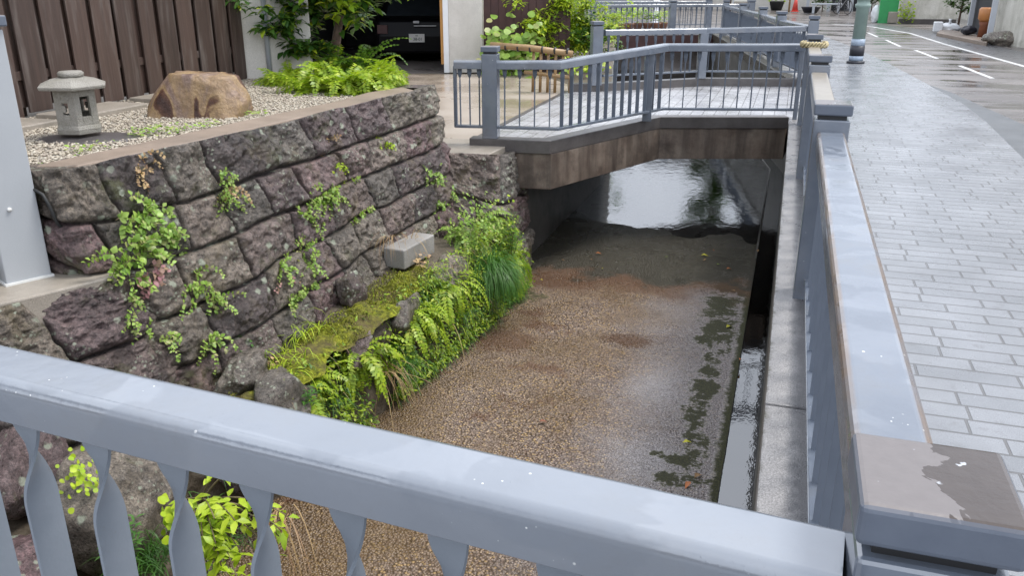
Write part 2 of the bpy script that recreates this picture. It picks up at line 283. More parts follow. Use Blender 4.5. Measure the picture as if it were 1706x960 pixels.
def m_gravelbase():
    b = NB('gravel_base'); v = b.vor(55); c = b.mix(v, (.42, .39, .33), (.16, .14, .12)); M['gravel_base'] = b.done(c, .6, b.bump(v, -.012, .8))
m_gravelbase()
def m_pebble():
    b = NB('pebble'); r = b.geo.outputs['Random Per Island']
    c = b.ramp(r, [(0, (.33, .28, .21)), (.3, (.42, .37, .29)), (.6, (.29, .24, .19)), (.8, (.48, .44, .36)), (1, (.23, .18, .14))]); M['pebble'] = b.done(c, .4)
m_pebble()
def m_wood():
    b = NB('dark_wood'); r = b.n('ShaderNodeObjectInfo').outputs['Random']
    g = b.noise(1, 6, b.map((40, 40, 1.6)), rough=.6)
    c = b.mix(g, (.022, .013, .010), (.085, .052, .040)); c = b.mix(1.0, c, b.ramp(r, [(0, .8), (1, 1.3)]), 'MULTIPLY')
    gr = b.ramp(b.noise(2.5, 5, b.map((6, 6, .7))), [(.52, 0.0), (.72, .5)]); c = b.mix(gr, c, (.16, .135, .12))
    M['wood'] = b.done(c, .5, b.bump(g, .004, .6))
m_wood()
def m_leaf(name, cols, rough=.4, tr=.35):
    b = NB(name); r = b.geo.outputs['Random Per Island']; c = b.ramp(r, [(i/(len(cols)-1), k) for i, k in enumerate(cols)])
    c = b.mix(1.0, c, b.ramp(b.noise(9, 3), [(.3, .75), (.7, 1.25)]), 'MULTIPLY')
    b.done(c, rough, None, .4); t = b.n('ShaderNodeBsdfTranslucent'); tc2 = b.mix(1.0, c, (1.0, 1.15, .5), 'MULTIPLY'); b.l(tc2, t.inputs[0])
    ms = b.n('ShaderNodeMixShader'); ms.inputs[0].default_value = tr; b.l(b.b.outputs[0], ms.inputs[1]); b.l(t.outputs[0], ms.inputs[2]); b.l(ms.outputs[0], b.out.inputs[0]); M[name] = b.m
m_leaf('fern_leaf', [(.14, .24, .015), (.26, .38, .022), (.36, .46, .03), (.20, .31, .02), (.42, .46, .06)])
m_leaf('fern_deep', [(.05, .12, .015), (.10, .20, .022), (.15, .25, .03)])
m_leaf('moss_tuft', [(.06, .075, .006), (.16, .18, .015), (.26, .27, .02), (.11, .12, .01), (.20, .16, .05)], .8, .15)
m_leaf('grass_green', [(.05, .14, .025), (.09, .21, .04), (.06, .16, .02)])
m_leaf('weed_leaf', [(.15, .27, .04), (.25, .39, .07), (.34, .45, .10), (.18, .31, .04), (.40, .38, .16)])
m_leaf('lime_leaf', [(.32, .46, .02), (.44, .54, .04), (.26, .40, .02)])
m_leaf('tree_leaf', [(.022, .065, .012), (.045, .11, .02), (.08, .17, .025), (.035, .09, .014), (.14, .24, .035)])
m_leaf('tree_leaf_bright', [(.18, .30, .02), (.32, .44, .03), (.44, .48, .03), (.24, .36, .03)])
m_leaf('dry_leaf', [(.34, .22, .10), (.42, .30, .15), (.25, .13, .06), (.38, .28, .18)], .7, .2)
m_leaf('pink_leaf', [(.34, .15, .17), (.42, .22, .22), (.30, .20, .12)], .5, .25)
m_leaf('yellow_leaf', [(.55, .50, .03), (.62, .58, .05)], .5, .25); m_leaf('orange_leaf', [(.5, .16, .04), (.42, .14, .05)], .5, .2)
simple('bark', (.11, .07, .05), .8, .4, 12, .012, 40); simple('stem', (.13, .10, .05), .7, .4, 12)
simple('bamboo', (.27, .17, .075), .4, .25, 9); simple('black', (.012, .012, .013), .5); simple('cord', (.42, .35, .20), .8, .5, 60)
simple('white_line', (.50, .50, .49), .4, .35, 14); simple('white_plastic', (.72, .73, .74), .35, .05); simple('pipe_grey', (.40, .42, .45), .4, .05)
simple('black_car', (.004, .004, .005), .35, .1, spec=.12); simple('glass_dark', (.02, .025, .03), .05); simple('chrome', (.55, .56, .58), .2); simple('plate', (.60, .59, .56), .5, .03)
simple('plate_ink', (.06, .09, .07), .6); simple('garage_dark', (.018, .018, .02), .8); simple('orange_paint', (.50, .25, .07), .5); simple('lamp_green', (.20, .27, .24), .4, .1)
simple('lamp_band', (.30, .36, .44), .35, .15, 20); simple('dark_navy', (.022, .022, .03), .45); simple('sign_green', (.03, .30, .09), .4, .08)
simple('terracotta', (.20, .095, .06), .7); simple('red_plastic', (.60, .07, .05), .5); simple('rust', (.16, .05, .02), .7); simple('maroon', (.055, .022, .020), .6, .25)
simple('sealant', (.62, .62, .60), .5); simple('house_grey', (.30, .31, .33), .6, .1, 2); simple('board', (.62, .60, .52), .5, .06); simple('ink', (.25, .27, .28), .6)
simple('rubber', (.02, .02, .02), .6); simple('steel', (.45, .46, .48), .3); simple('roof', (.09, .09, .10), .6); simple('soil', (.05, .035, .025), .9, .3, 20, .02); simple('orange_pot', (.42, .17, .05), .4)
simple('hill_green', (.05, .08, .03), .9, .4, .3)

# ---------------------------------------------------------------- mesh helpers
def rotz(a): return np.array([[math.cos(a), -math.sin(a), 0], [math.sin(a), math.cos(a), 0], [0, 0, 1]])
def nrmz(v):
    v = np.asarray(v, float); l = np.linalg.norm(v); return v/l if l > 1e-9 else np.array([0, 0, 1.])
class MB:
    def __init__(s): s.v = []; s.f = []; s.n = 0; s.sm = []
    def add(s, vs, fs, smooth=False):
        s.v.append(np.asarray(vs, float)); s.f += [tuple(i+s.n for i in f) for f in fs]; s.sm += [smooth]*len(fs); s.n += len(vs); return s
    def box(s, c, size, rz=0.0, rot=None, taper=1.0):
        hx, hy, hz = [q/2 for q in size]
        p = np.array([(-hx, -hy, -hz), (hx, -hy, -hz), (hx, hy, -hz), (-hx, hy, -hz), (-hx*taper, -hy*taper, hz), (hx*taper, -hy*taper, hz), (hx*taper, hy*taper, hz), (-hx*taper, hy*taper, hz)])
        if rot is not None: p = p @ np.array(rot).T
        p = p @ rotz(rz).T + np.array(c)
        return s.add(p, [(0, 3, 2, 1), (4, 5, 6, 7), (0, 1, 5, 4), (1, 2, 6, 5), (2, 3, 7, 6), (3, 0, 4, 7)])
    def prism(s, pts, z0, z1):
        n = len(pts); a = sum(pts[i][0]*pts[(i+1) % n][1]-pts[(i+1) % n][0]*pts[i][1] for i in range(n))
        if a < 0: pts = pts[::-1]
        v = [(p[0], p[1], z0) for p in pts]+[(p[0], p[1], z1) for p in pts]
        return s.add(v, [tuple(range(n))[::-1], tuple(range(n, 2*n))]+[(i, (i+1) % n, n+(i+1) % n, n+i) for i in range(n)])
    def poly(s, pts):
        n = len(pts); a = sum(pts[i][0]*pts[(i+1) % n][1]-pts[(i+1) % n][0]*pts[i][1] for i in range(n))
        if a < 0: pts = pts[::-1]
        return s.add(pts, [tuple(range(n))])
    def tube(s, path, rad, seg=8, cap=True):
        path = [np.asarray(p, float) for p in path]; n = len(path); rad = rad if hasattr(rad, '__len__') else [rad]*n
        vs = []; ref = np.array([.31, .27, .91])
        for i, p in enumerate(path):
            t = nrmz(path[min(i+1, n-1)]-path[max(i-1, 0)]); u = np.cross(t, ref)
            if np.linalg.norm(u) < .1: u = np.cross(t, [1, 0, 0])
            u = nrmz(u); w2 = np.cross(t, u)
            for k in range(seg):
                a = 2*math.pi*k/seg; vs.append(p+rad[i]*(math.cos(a)*u+math.sin(a)*w2))
        fs = [(i*seg+k, i*seg+(k+1) % seg, (i+1)*seg+(k+1) % seg, (i+1)*seg+k) for i in range(n-1) for k in range(seg)]
        if cap: fs += [tuple(range(seg))[::-1], tuple((n-1)*seg+k for k in range(seg))]
        return s.add(vs, fs, True)
    def lathe(s, c, prof, seg=24, rz=0.0, smooth=True, sq=(1, 1)):
        vs = []; n = len(prof)
        for r, z in prof:
            for k in range(seg):
                a = 2*math.pi*k/seg+rz; vs.append((c[0]+r*math.cos(a)*sq[0], c[1]+r*math.sin(a)*sq[1], c[2]+z))
        fs = [(i*seg+k, i*seg+(k+1) % seg, (i+1)*seg+(k+1) % seg, (i+1)*seg+k) for i in range(n-1) for k in range(seg)]
        fs += [tuple(range(seg))[::-1], tuple((n-1)*seg+k for k in range(seg))]
        return s.add(vs, fs, smooth)
    def leaf(s, p, d, up, L_, W, curl=.15, fold=.12):
        p = np.asarray(p, float); d = nrmz(d); side = np.cross(d, up)
        if np.linalg.norm(side) < .05: side = np.cross(d, [1, .3, 0])
        side = nrmz(side); u = np.cross(side, d)
        c1 = p+d*L_*.45-u*curl*L_*.1; tip = p+d*L_-u*curl*L_
        a = c1+side*W/2+u*fold*W; b_ = c1-side*W/2+u*fold*W; c2 = p+d*L_*.78-u*curl*L_*.5
        a2 = c2+side*W*.3+u*fold*W*.5; b2 = c2-side*W*.3+u*fold*W*.5
        return s.add([p, a, a2, tip, b2, b_, c1, c2], [(0, 1, 6), (0, 6, 5), (1, 2, 7, 6), (6, 7, 4, 5), (2, 3, 7), (7, 3, 4)], True)
    def pin(s, p, d, up, L_, W):
        p = np.asarray(p, float); d = nrmz(d); side = nrmz(np.cross(d, up)+1e-6); m_ = p+d*L_*.4
        return s.add([p, m_+side*W/2, p+d*L_-np.array([0, 0, L_*.12]), m_-side*W/2], [(0, 1, 2, 3)], True)
    def blade(s, p, d, L_, W, droop=.6, seg=5, side=None):
        p = np.asarray(p, float); d = nrmz(d); pts = [p]; q = d.copy()
        for i in range(seg):
            q = nrmz(q+np.array([0, 0, -droop/seg*(1+i*.5)])); pts.append(pts[-1]+q*L_/seg)
        sd_ = nrmz(np.cross(d, [0, 0, 1])+1e-5) if side is None else side
        vs = []
        for i, k in enumerate(pts[:-1]):
            w_ = W*(1-.8*i/seg)/2; vs += [k-sd_*w_, k+sd_*w_]
        vs.append(pts[-1]); fs = [(2*i, 2*i+1, 2*i+3, 2*i+2) for i in range(seg-1)]+[(2*seg-2, 2*seg-1, 2*seg)]
        return s.add(vs, fs, True)
    def build(s, name, mat, parent=None, bevel=0, seg=2, smooth=None, attrs=None, origin=None):
        v = np.concatenate(s.v) if s.v else np.zeros((0, 3)); base = np.zeros(3)
        if parent is not None: base = np.array(world_loc(parent))
        elif origin is not None: base = np.array(origin)
        elif len(v): base = np.array([(v[:, 0].min()+v[:, 0].max())/2, (v[:, 1].min()+v[:, 1].max())/2, v[:, 2].min()])
        org = base if parent is None else (np.array(origin) if origin is not None else base)
        me = bpy.data.meshes.new(name); me.from_pydata((v-org).tolist(), [], s.f)
        sm = s.sm if smooth is None else [smooth]*len(s.f)
        me.polygons.foreach_set('use_smooth', sm)
        if attrs:
            for k, a in attrs.items(): me.attributes.new(k, 'FLOAT', 'POINT').data.foreach_set('value', np.asarray(a, dtype=np.float32))
        me.materials.append(M[mat] if isinstance(mat, str) else mat); me.update()
        o = bpy.data.objects.new(name, me); COL.objects.link(o)
        if parent is not None: o.parent = parent; o.location = tuple(org-base)
        else: o.location = tuple(org)
        if bevel:
            md = o.modifiers.new('bevel', 'BEVEL'); md.width = bevel; md.segments = seg; md.limit_method = 'ANGLE'; md.angle_limit = R(40)
        return o
def world_loc(o):
    v = Vector(o.location)
    while o.parent is not None: o = o.parent; v = v+Vector(o.location)
    return v
def tag(o, label=None, cat=None, group=None, kind=None):
    if label: o['label'] = label
    if cat: o['category'] = cat
    if group: o['group'] = group
    if kind: o['kind'] = kind
    return o
def empty(name, loc, label, cat, group=None):
    o = bpy.data.objects.new(name, None); COL.objects.link(o); o.location = tuple(loc); o.empty_display_size = .1
    return tag(o, label, cat, group)
def struct(name, mb, mat, parent=None):
    return tag(mb.build(name, mat, parent), kind='structure')
# value noise
def _h(ix, iy, iz, seed):
    n = (ix*374761393+iy*668265263+iz*2147483647+seed*974711) & 0xffffffff
    n = ((n ^ (n >> 13))*1274126177) & 0xffffffff; return ((n ^ (n >> 16)) & 0xffff)/65535.0
def vnoise(p, seed=0):
    p = np.asarray(p, float); i = np.floor(p).astype(np.int64); f = p-i; f = f*f*(3-2*f); r = 0
    for a in (0, 1):
        for b_ in (0, 1):
            for c in (0, 1):
                wgt = (f[:, 0] if a else 1-f[:, 0])*(f[:, 1] if b_ else 1-f[:, 1])*(f[:, 2] if c else 1-f[:, 2])
                r = r+wgt*_h(i[:, 0]+a, i[:, 1]+b_, i[:, 2]+c, seed)
    return r*2-1
def fbm(p, seed=0, oct=4, g=.5):
    r = 0; a = 1; p = np.asarray(p, float)
    for k in range(oct): r = r+a*vnoise(p, seed+k); p = p*2.07; a *= g
    return r
def rock(mb, c, size, seed, rz=0.0, rough=.18, flat=.45, n=26, facet=.5):
    th = np.linspace(0, math.pi, n); ph = np.linspace(0, 2*math.pi, n*2, endpoint=False); T, Q = np.meshgrid(th, ph, indexing='ij')
    d = np.stack([np.sin(T)*np.cos(Q), np.sin(T)*np.sin(Q), np.cos(T)], -1).reshape(-1, 3)
    rg = np.random.default_rng(seed); r = np.full(len(d), 1.25)
    for k in range(16):                                              # cut by random planes: broken faces
        nn = nrmz(rg.normal(size=3)); hh = rg.uniform(.62, .95); q = d @ nn
        r = np.where(q > .05, np.minimum(r, hh/np.maximum(q, .05)), r)
    r = r*facet+(1-facet)*.85; r = r+rough*.5*fbm(d*2.2+seed, seed, 5)
    v = d*r[:, None]*np.array(size)/2; v[:, 2] = np.maximum(v[:, 2], -size[2]*flat)
    v = v @ rotz(rz).T+np.array(c); m_ = n*2
    mb.add(v, [(i*m_+k, (i+1)*m_+k, (i+1)*m_+(k+1) % m_, i*m_+(k+1) % m_) for i in range(n-1) for k in range(m_)], True); return mb
# ================================================================ SETTING
def shiftY(Y): return -.19*max(0.0, Y-15.0)
# ground left and right of the channel
b = MB(); b.prism([(-60, -30), (-4.3, -30), (-4.3, 2), (-3.95, 3.0), (-3.9, 3.6), (-3.55, 7.2), (-3.15, 8.3), (-3.0, 15), (-5.3, 26.8), (-6.3, 32), (-60, 32)], -1.9, -.115); struct('ground', b, 'earth')
RB = [(.35, -30), (.35, 15), (-.08, 17.3), (-.6, 20.4), (-.86, 21.8), (-2.3, 29), (-2.85, 32)]
b = MB(); b.prism(RB+[(-60, 32), (-60, 160), (110, 160), (110, -30)], -1.9, -.03); struct('road', b, 'asphalt')
SW = [(.35, -8)]+RB[1:]; EDGE = [(-.9, 33), (.2, 31), (.93, 27.2), (1.5, 22.5), (1.84, 18.9), (2.1, 15.1), (2.24, 12.9), (2.24, 11.2), (2.14, 8.8), (2.12, 5), (2.2, -8)]
b = MB(); b.prism(SW+EDGE, -.2, 0.0); struct('pavement', b, 'pavers')
b = MB(); b.prism([(2.2, -8), (2.12, 5), (2.14, 8.8), (2.24, 11.2), (2.24, 12.9), (2.14, 15.1), (2.3, 14.3), (2.63, 11.2), (2.72, 8.5), (2.75, -8)], -.2, -.014); struct('gutter_strip', b, 'gutter_concrete')
# far kerb line and concrete gutter
ln = [P(x, y, -.02) for x, y in ((1706, 111), (1571, 73), (1514, 55), (1450, 44), (1385, 39.5))]
ln = [Vector((ln[0].x+.5, 6, -.02)), Vector((ln[0].x+.1, 14, -.02))]+ln
b = MB(); b.prism([(p.x, p.y) for p in ln]+[(p.x+.10, p.y+.08) for p in ln[::-1]], -.1, -.022); struct('road_edge_line', b, 'white_line')
b = MB(); b.prism([(p.x+.105, p.y+.085) for p in ln]+[(p.x+1.15, p.y+.8) for p in ln[::-1]], -.1, -.024); struct('road_gutter', b, 'coping')
for i, (a, c) in enumerate((((1599, 109), (1653, 130)), ((1525, 83), (1561, 97)), ((1476, 66), (1500, 77)), ((1446, 54), (1462, 61)))):
    p, q = P(*a, -.026), P(*c, -.026); d = (q-p).normalized(); n_ = Vector((d.y, -d.x, 0))*.042
    b = MB(); b.prism([(p+n_)[:2], (q+n_)[:2], (q-n_)[:2], (p-n_)[:2]], -.1, -.026)
    struct('lane_marking', b, 'white_line')
# drive in front of the garage
b = MB(); b.prism([(-3.6, 7.9), (-3.2, 7.75), (-3.33, 13.2), (-3.6, 14.2), (-4.5, 15.6), (-11.5, 13.4), (-9.5, 8.6), (-4.3, 8.3)], -.3, -.1); struct('driveway', b, 'drive')
# channel bed: a grid with low uneven relief
us = np.linspace(-3.5, -.155, 70); ys = np.concatenate([np.linspace(-2, 14, 260), np.linspace(14.2, 31.5, 60)])
U, Y_ = np.meshgrid(us, ys, indexing='ij'); sh = np.array([shiftY(y) for y in Y_.ravel()]); X_ = U.ravel()+sh; Yr = Y_.ravel()
pp = np.stack([X_*1.0, Yr*1.0, Yr*0], 1); z = -1.5+.0075*fbm(pp*1.9, 3, 5)-.03*np.clip((Yr+.15*U.ravel()-9.95)/1.7, 0, 1)
ny = len(ys); b = MB(); b.add(np.stack([X_, Yr, z], 1), [(i*ny+j, (i+1)*ny+j, (i+1)*ny+j+1, i*ny+j+1) for i in range(len(us)-1) for j in range(ny-1)], True)
struct('channel_bed', b, 'bed')
def strip(name, u0, u1, z0, z1, mat, y0=-2, y1=31.5):
    yy = [y for y in (y0, 15, 17.3, 20.4, 21.8, 26, y1) if y0 <= y <= y1]; bb = MB()
    bb.prism([(u0+shiftY(y), y) for y in yy]+[(u1+shiftY(y), y) for y in yy[::-1]], z0, z1); return struct(name, bb, mat)
strip('gutter_side', -.175, -.155, -1.9, -1.502, 'channel_wall'); strip('gutter_bottom', -.155, .06, -1.9, -1.72, 'granite_dark')
b = MB(); b.prism([(-.154, -2), (-.154, 15), (-.154+shiftY(31.4), 31.4), (.054+shiftY(31.4), 31.4), (.054, 15), (.054, -2)], -1.575, -1.565); struct('gutter_water', b, 'gutter_water')
b = MB(); b.poly([(-3.4, 9.3, -1.5105), (-.157, 9.3, -1.5105), (-.157, 15, -1.5105), (-.157+shiftY(31.4), 31.4, -1.5105), (-3.4+shiftY(31.4), 31.4, -1.5105), (-3.4, 15, -1.5105)]); struct('water', b, 'water')
# right channel wall with coping slabs
strip('channel_wall', .055, .34, -1.9, -.16, 'channel_wall')
co = empty('coping', (.04, 3, 0), 'pale wet concrete coping slabs under the grey railing beside the channel', 'coping')
cuts = [-2, .1, 3.08, 8.02, 10.82]
for i in range(4):
    b = MB(); b.prism([(.04, cuts[i]+.006), (.355, cuts[i]+.006), (.355, cuts[i+1]-.006), (.04, cuts[i+1]-.006)], -.16, .004); b.build('coping_slab', 'coping', co, .008)
b = MB(); yy = [15.2, 17.3, 20.4, 21.8, 28.9]; b.prism([(.02+shiftY(y), y) for y in yy]+[(.36+shiftY(y), y) for y in yy[::-1]], -.16, .006); b.build('coping_slab', 'coping', co, .008)
# left channel wall under the bridge and beyond
w2 = MB(); w2.prism([(-2.70, 8.55), (-2.72, 13), (-2.98, 15.1), (-5.28, 26.9), (-6.2, 31.6), (-7, 31.6), (-3.6, 15), (-3.5, 8.55)], -1.9, -.13)
o = w2.build('channel_wall', 'channel_wall'); tag(o, 'dark concrete channel wall running back under the footbridge on the left', 'wall')

# ================================================================ STONE WALLS
def stone_wall(path, seed, cols=(.36, .60), rows=(.285, .335), res=.0085, bulge=.042):
    """path: list of (top xyz, base xyz). face grid with coursed rough stones, returns MB and tint"""
    T = np.array([p[0] for p in path], float); B = np.array([p[1] for p in path], float)
    mid = (T+B)/2; sg = np.r_[0, np.cumsum(np.linalg.norm(np.diff(mid, axis=0), axis=1))]; Lx = sg[-1]; Hh = np.linalg.norm(T-B, axis=1).max()
    ns, nh = int(Lx/res)+1, int(Hh/res)+1; s = np.linspace(0, Lx, ns); t = np.linspace(0, 1, nh)
    top = np.stack([np.interp(s, sg, T[:, k]) for k in range(3)], 1); bot = np.stack([np.interp(s, sg, B[:, k]) for k in range(3)], 1)
    pos = bot[:, None, :]*(1-t)[None, :, None]+top[:, None, :]*t[None, :, None]
    du = np.gradient(mid_s := (top+bot)/2, axis=0); up = top-bot; nr = np.cross(du, up); nr /= np.linalg.norm(nr, axis=1)[:, None]
    rr = random.Random(seed); S = np.repeat(s, nh); Hm = np.tile(t, ns)*Hh; p2 = np.stack([S, Hm, S*0+seed], 1)
    wob = fbm(p2*2.0, seed, 3)*.020+fbm(p2*11, seed+3, 2)*.006; wobs = fbm(p2*2.6+9, seed+5, 3)*.025+fbm(p2*12+4, seed+6, 2)*.008
    hb = [0.0]
    nrow = max(2, round(Hh/((rows[0]+rows[1])/2))); hb = [Hh*k/nrow+(rr.uniform(-.02, .02) if 0 < k < nrow else 0) for k in range(nrow+1)]; hb[-1] = Hh+.06; hb = np.array(hb); hq = np.clip(Hm+wob, .001, Hh+.05); row = np.clip(np.searchsorted(hb, hq)-1, 0, len(hb)-2)
    dh = np.minimum(hq-hb[row], hb[row+1]-hq); dmin = dh.copy(); tint = np.zeros_like(S); off = np.zeros_like(S); tilt = np.zeros_like(S)
    for r_ in range(len(hb)-1):
        cb = [-rr.uniform(.05, .4)]
        while cb[-1] < Lx+.1: cb.append(cb[-1]+rr.uniform(*cols))
        cb = np.array(cb); m_ = row == r_; slant = (hq[m_]-hb[r_]-.15)
        sl = np.array([rr.uniform(-.22, .22) for _ in cb]); sq = S[m_]+wobs[m_]; c = np.clip(np.searchsorted(cb, sq)-1, 0, len(cb)-2)
        e0 = cb[c]+sl[c]*slant; e1 = cb[c+1]+sl[c+1]*slant
        lo = sq < e0; hi = sq > e1; c = np.clip(c-lo+hi, 0, len(cb)-2); e0 = cb[c]+sl[c]*slant; e1 = cb[c+1]+sl[c+1]*slant
        ds = np.minimum(np.abs(sq-e0), np.abs(e1-sq)); dmin[m_] = np.minimum(dmin[m_], ds)
        rt = np.array([rr.random() for _ in cb]); ro = np.array([rr.uniform(-1, 1) for _ in cb]); rx = np.array([rr.uniform(-1, 1) for _ in cb]); ry = np.array([rr.uniform(-1, 1) for _ in cb])
        tint[m_] = rt[c]; off[m_] = ro[c]*.028; tilt[m_] = rx[c]*(sq-(e0+e1)/2)*.14+ry[c]*slant*.18
    dmin = np.clip(dmin, 0, None); d = bulge*(1-np.exp(-dmin/.010))
    rid = 1-np.abs(fbm(p2*3.4+3, seed+11, 4)); rid2 = fbm(p2*9+7, seed+17, 4)
    ed = 1-np.exp(-dmin/.03)
    fac = np.full(len(S), 9.0); c3 = np.random.default_rng(seed)
    for k in range(3):                                            # broken facets: steps between random planes
        gx, gy = fbm(p2*1.9+k*17, seed+40+k, 1), fbm(p2*2.6+k*31, seed+50+k, 1); fac = np.minimum(fac, np.abs(gx+.5*gy)*1.0+.08*k)
    ch = fbm(p2*24+5, seed+60, 4, .6); d = d*.75+off*.5*ed+tilt*ed*.6+.030*(rid-.6)*ed+.050*np.clip(fac, 0, .5)*ed+.020*rid2*ed+.013*ch*ed-.06*np.exp(-dmin/.0055)
    V = pos.reshape(-1, 3)+nr.repeat(nh, 0)*d[:, None]
    V[:, 2] += (.02*fbm(p2*3, seed+30, 3)*.6)*(Hm/Hh)
    fs = [(i*nh+j, (i+1)*nh+j, (i+1)*nh+j+1, i*nh+j+1) for i in range(ns-1) for j in range(nh-1)]
    # roll the top edge back
    k0 = len(V); tt = V.reshape(ns, nh, 3)[:, -1, :].copy(); back = tt-nr*.16; back[:, 2] += -.012; V = np.vstack([V, back])
    fs += [(i*nh+nh-1, (i+1)*nh+nh-1, k0+i+1, k0+i) for i in range(ns-1)]
    tint = np.r_[tint, tint.reshape(ns, nh)[:, -1]]; global JOINT; JOINT = np.r_[np.exp(-dmin/.005), np.zeros(ns)]
    m_ = MB(); m_.add(V, fs, True); return m_, tint
WT = [((-4.6, 3.66, .56), (-4.5, 3.64, -.35)), ((-3.95, 3.54, .57), (-3.82, 3.52, -.6)), ((-3.75, 3.52, .58), (-3.40, 3.48, -.9)), ((-3.67, 3.7, .58), (-3.16, 3.8, -.92)), ((-3.53, 4.6, .58), (-3.09, 4.7, -.86)), ((-3.43, 5.7, .59), (-3.08, 5.8, -.8)), ((-3.33, 6.8, .60), (-2.98, 6.8, -.75)), ((-3.25, 7.45, .61), (-2.95, 7.35, -.75)), ((-3.30, 7.68, .61), (-3.1, 7.6, -.75)), ((-3.75, 7.95, .56), (-3.6, 7.95, -.5))]
sw = empty('stone_retaining_wall', (-3.4, 5.4, -.9), 'purple brown rough stone retaining wall holding up the gravel garden', 'stone wall')
mb, tint = stone_wall(WT, 4); mb.build('masonry', 'stone', sw, attrs={'tint': tint, 'joint': JOINT})
b = MB(); tops = [p[0] for p in WT]; b.prism([(-4.0, 3.62)]+[(x-.10, y) for x, y, z_ in tops[3:8]]+[(-3.62, 7.7), (-3.75, 7.2), (-3.72, 6.6), (-3.82, 5.7), (-3.92, 4.6), (-4.0, 3.75)], .3, .572); b.build('mortar_capping', 'tan_mortar', sw, .012)
b = MB(); b.prism([(-3.72, 3.27), (-3.3, 3.27), (-3.3, 3.5), (-3.72, 3.5)], -.3, .0)
# lower wall carrying the near bridge end
LT = [((-4.6, .6, -.03), (-4.0, .8, -1.5)), ((-4.35, 1.6, -.03), (-3.7, 1.7, -1.3)), ((-4.0, 2.6, -.03), (-3.35, 2.6, -1.2)), ((-3.72, 3.1, -.03), (-3.2, 3.1, -1.1)), ((-3.50, 3.5, -.03), (-3.12, 3.5, -1.0)), ((-3.55, 3.75, -.06), (-3.25, 3.8, -1.0))]
lw = empty('stone_abutment', (-3.9, 2.4, -1.1), 'stone abutment wall beneath the tall pale grey post at the left edge', 'stone wall')
mb, tint = stone_wall(LT, 9, (.45, .8), (.4, .52)); mb.build('masonry', 'stone', lw, attrs={'tint': tint*.5, 'joint': JOINT})
b = MB(); b.prism([(-4.55, .6), (-4.3, 1.6), (-3.95, 2.6), (-3.67, 3.1), (-3.47, 3.55), (-3.60, 3.72), (-4.3, 3.72), (-6.5, 3.5), (-6.5, .6)], -.25, .0); b.build('concrete_capping', 'slab', lw, .01)
# abutment under the left end of the far bridge
AT = [((-3.34, 7.35, -.05), (-2.98, 7.0, -.95)), ((-3.22, 7.62, -.05), (-2.8, 7.3, -1.1)), ((-2.95, 7.70, -.05), (-2.62, 7.48, -1.3)), ((-2.72, 7.78, -.06), (-2.50, 7.60, -1.52)), ((-2.68, 8.1, -.12), (-2.52, 7.95, -1.52)), ((-2.70, 8.7, -.14), (-2.62, 8.7, -1.52))]
ab = empty('bridge_abutment', (-2.9, 7.8, -1.5), 'mossy stone abutment under the left end of the angled footbridge', 'stone wall')
mb, tint = stone_wall(AT, 15, (.4, .7), (.4, .5)); mb.build('masonry', 'stone', ab, attrs={'tint': tint, 'joint': JOINT})
b = MB(); b.prism([(-3.45, 7.5), (-3.22, 7.72), (-2.78, 7.88), (-2.74, 8.6), (-3.6, 8.6)], -.3, -.075); b.build('concrete_capping', 'slab', ab, .01)

# ledge and bank at the foot of the wall
def bank_mesh():
    ss = np.linspace(-1.5, 7.6, 300)
    prof = [(0.0, 0.0), (.12, .02), (.3, .015), (.45, 0.0), (.6, -.02), (.75, -.06), (.86, -.2), (.93, -.4), (1.0, -.62), (1.06, -.8)]
    pr = np.array(prof); q = np.linspace(0, len(pr)-1, 90); pa = np.interp(q, range(len(pr)), pr[:, 0]); pz = np.interp(q, range(len(pr)), pr[:, 1])
    xin = np.interp(ss, [-1.5, 1.5, 3.4, 4.5, 5.7, 6.6, 7.6], [-3.9, -3.75, -3.2, -3.15, -3.15, -3.1, -3.05]); xout = np.interp(ss, [-1.5, 3.0, 4.0, 5.0, 6.0, 7.0, 7.6], [-2.95, -2.82, -2.78, -2.70, -2.60, -2.52, -2.48])
    zt = np.interp(ss, [-1.5, 3.5, 5.5, 6.5, 7.6], [-.98, -.87, -.78, -.72, -.74])
    X = xin[:, None]+(xout-xin)[:, None]*pa[None, :]; Z = zt[:, None]+pz[None, :]*(1.5+zt[:, None]*1.0)/.7; Yy = np.repeat(ss[:, None], len(pa), 1)
    p = np.stack([X.ravel(), Yy.ravel(), Z.ravel()], 1); n1 = fbm(p*2.5, 41, 4); n2 = fbm(p*7, 44, 4)
    edge = np.tile(np.clip((pa-.55)/.2, 0, 1), len(ss)); p[:, 0] += edge*(.09*n1+.03*n2); p[:, 2] += (.02*n1+.012*n2)+edge*.03*n1
    m_ = len(pa); mb = MB(); mb.add(p, [(i*m_+j, i*m_+j+1, (i+1)*m_+j+1, (i+1)*m_+j) for i in range(len(ss)-1) for j in range(m_-1)], True); return mb
struct('bank', bank_mesh(), 'stone' if False else 'earth')
def ledgez(y): return float(np.interp(y, [-1.5, 3.5, 5.5, 6.5, 7.6], [-.98, -.87, -.78, -.72, -.74]))
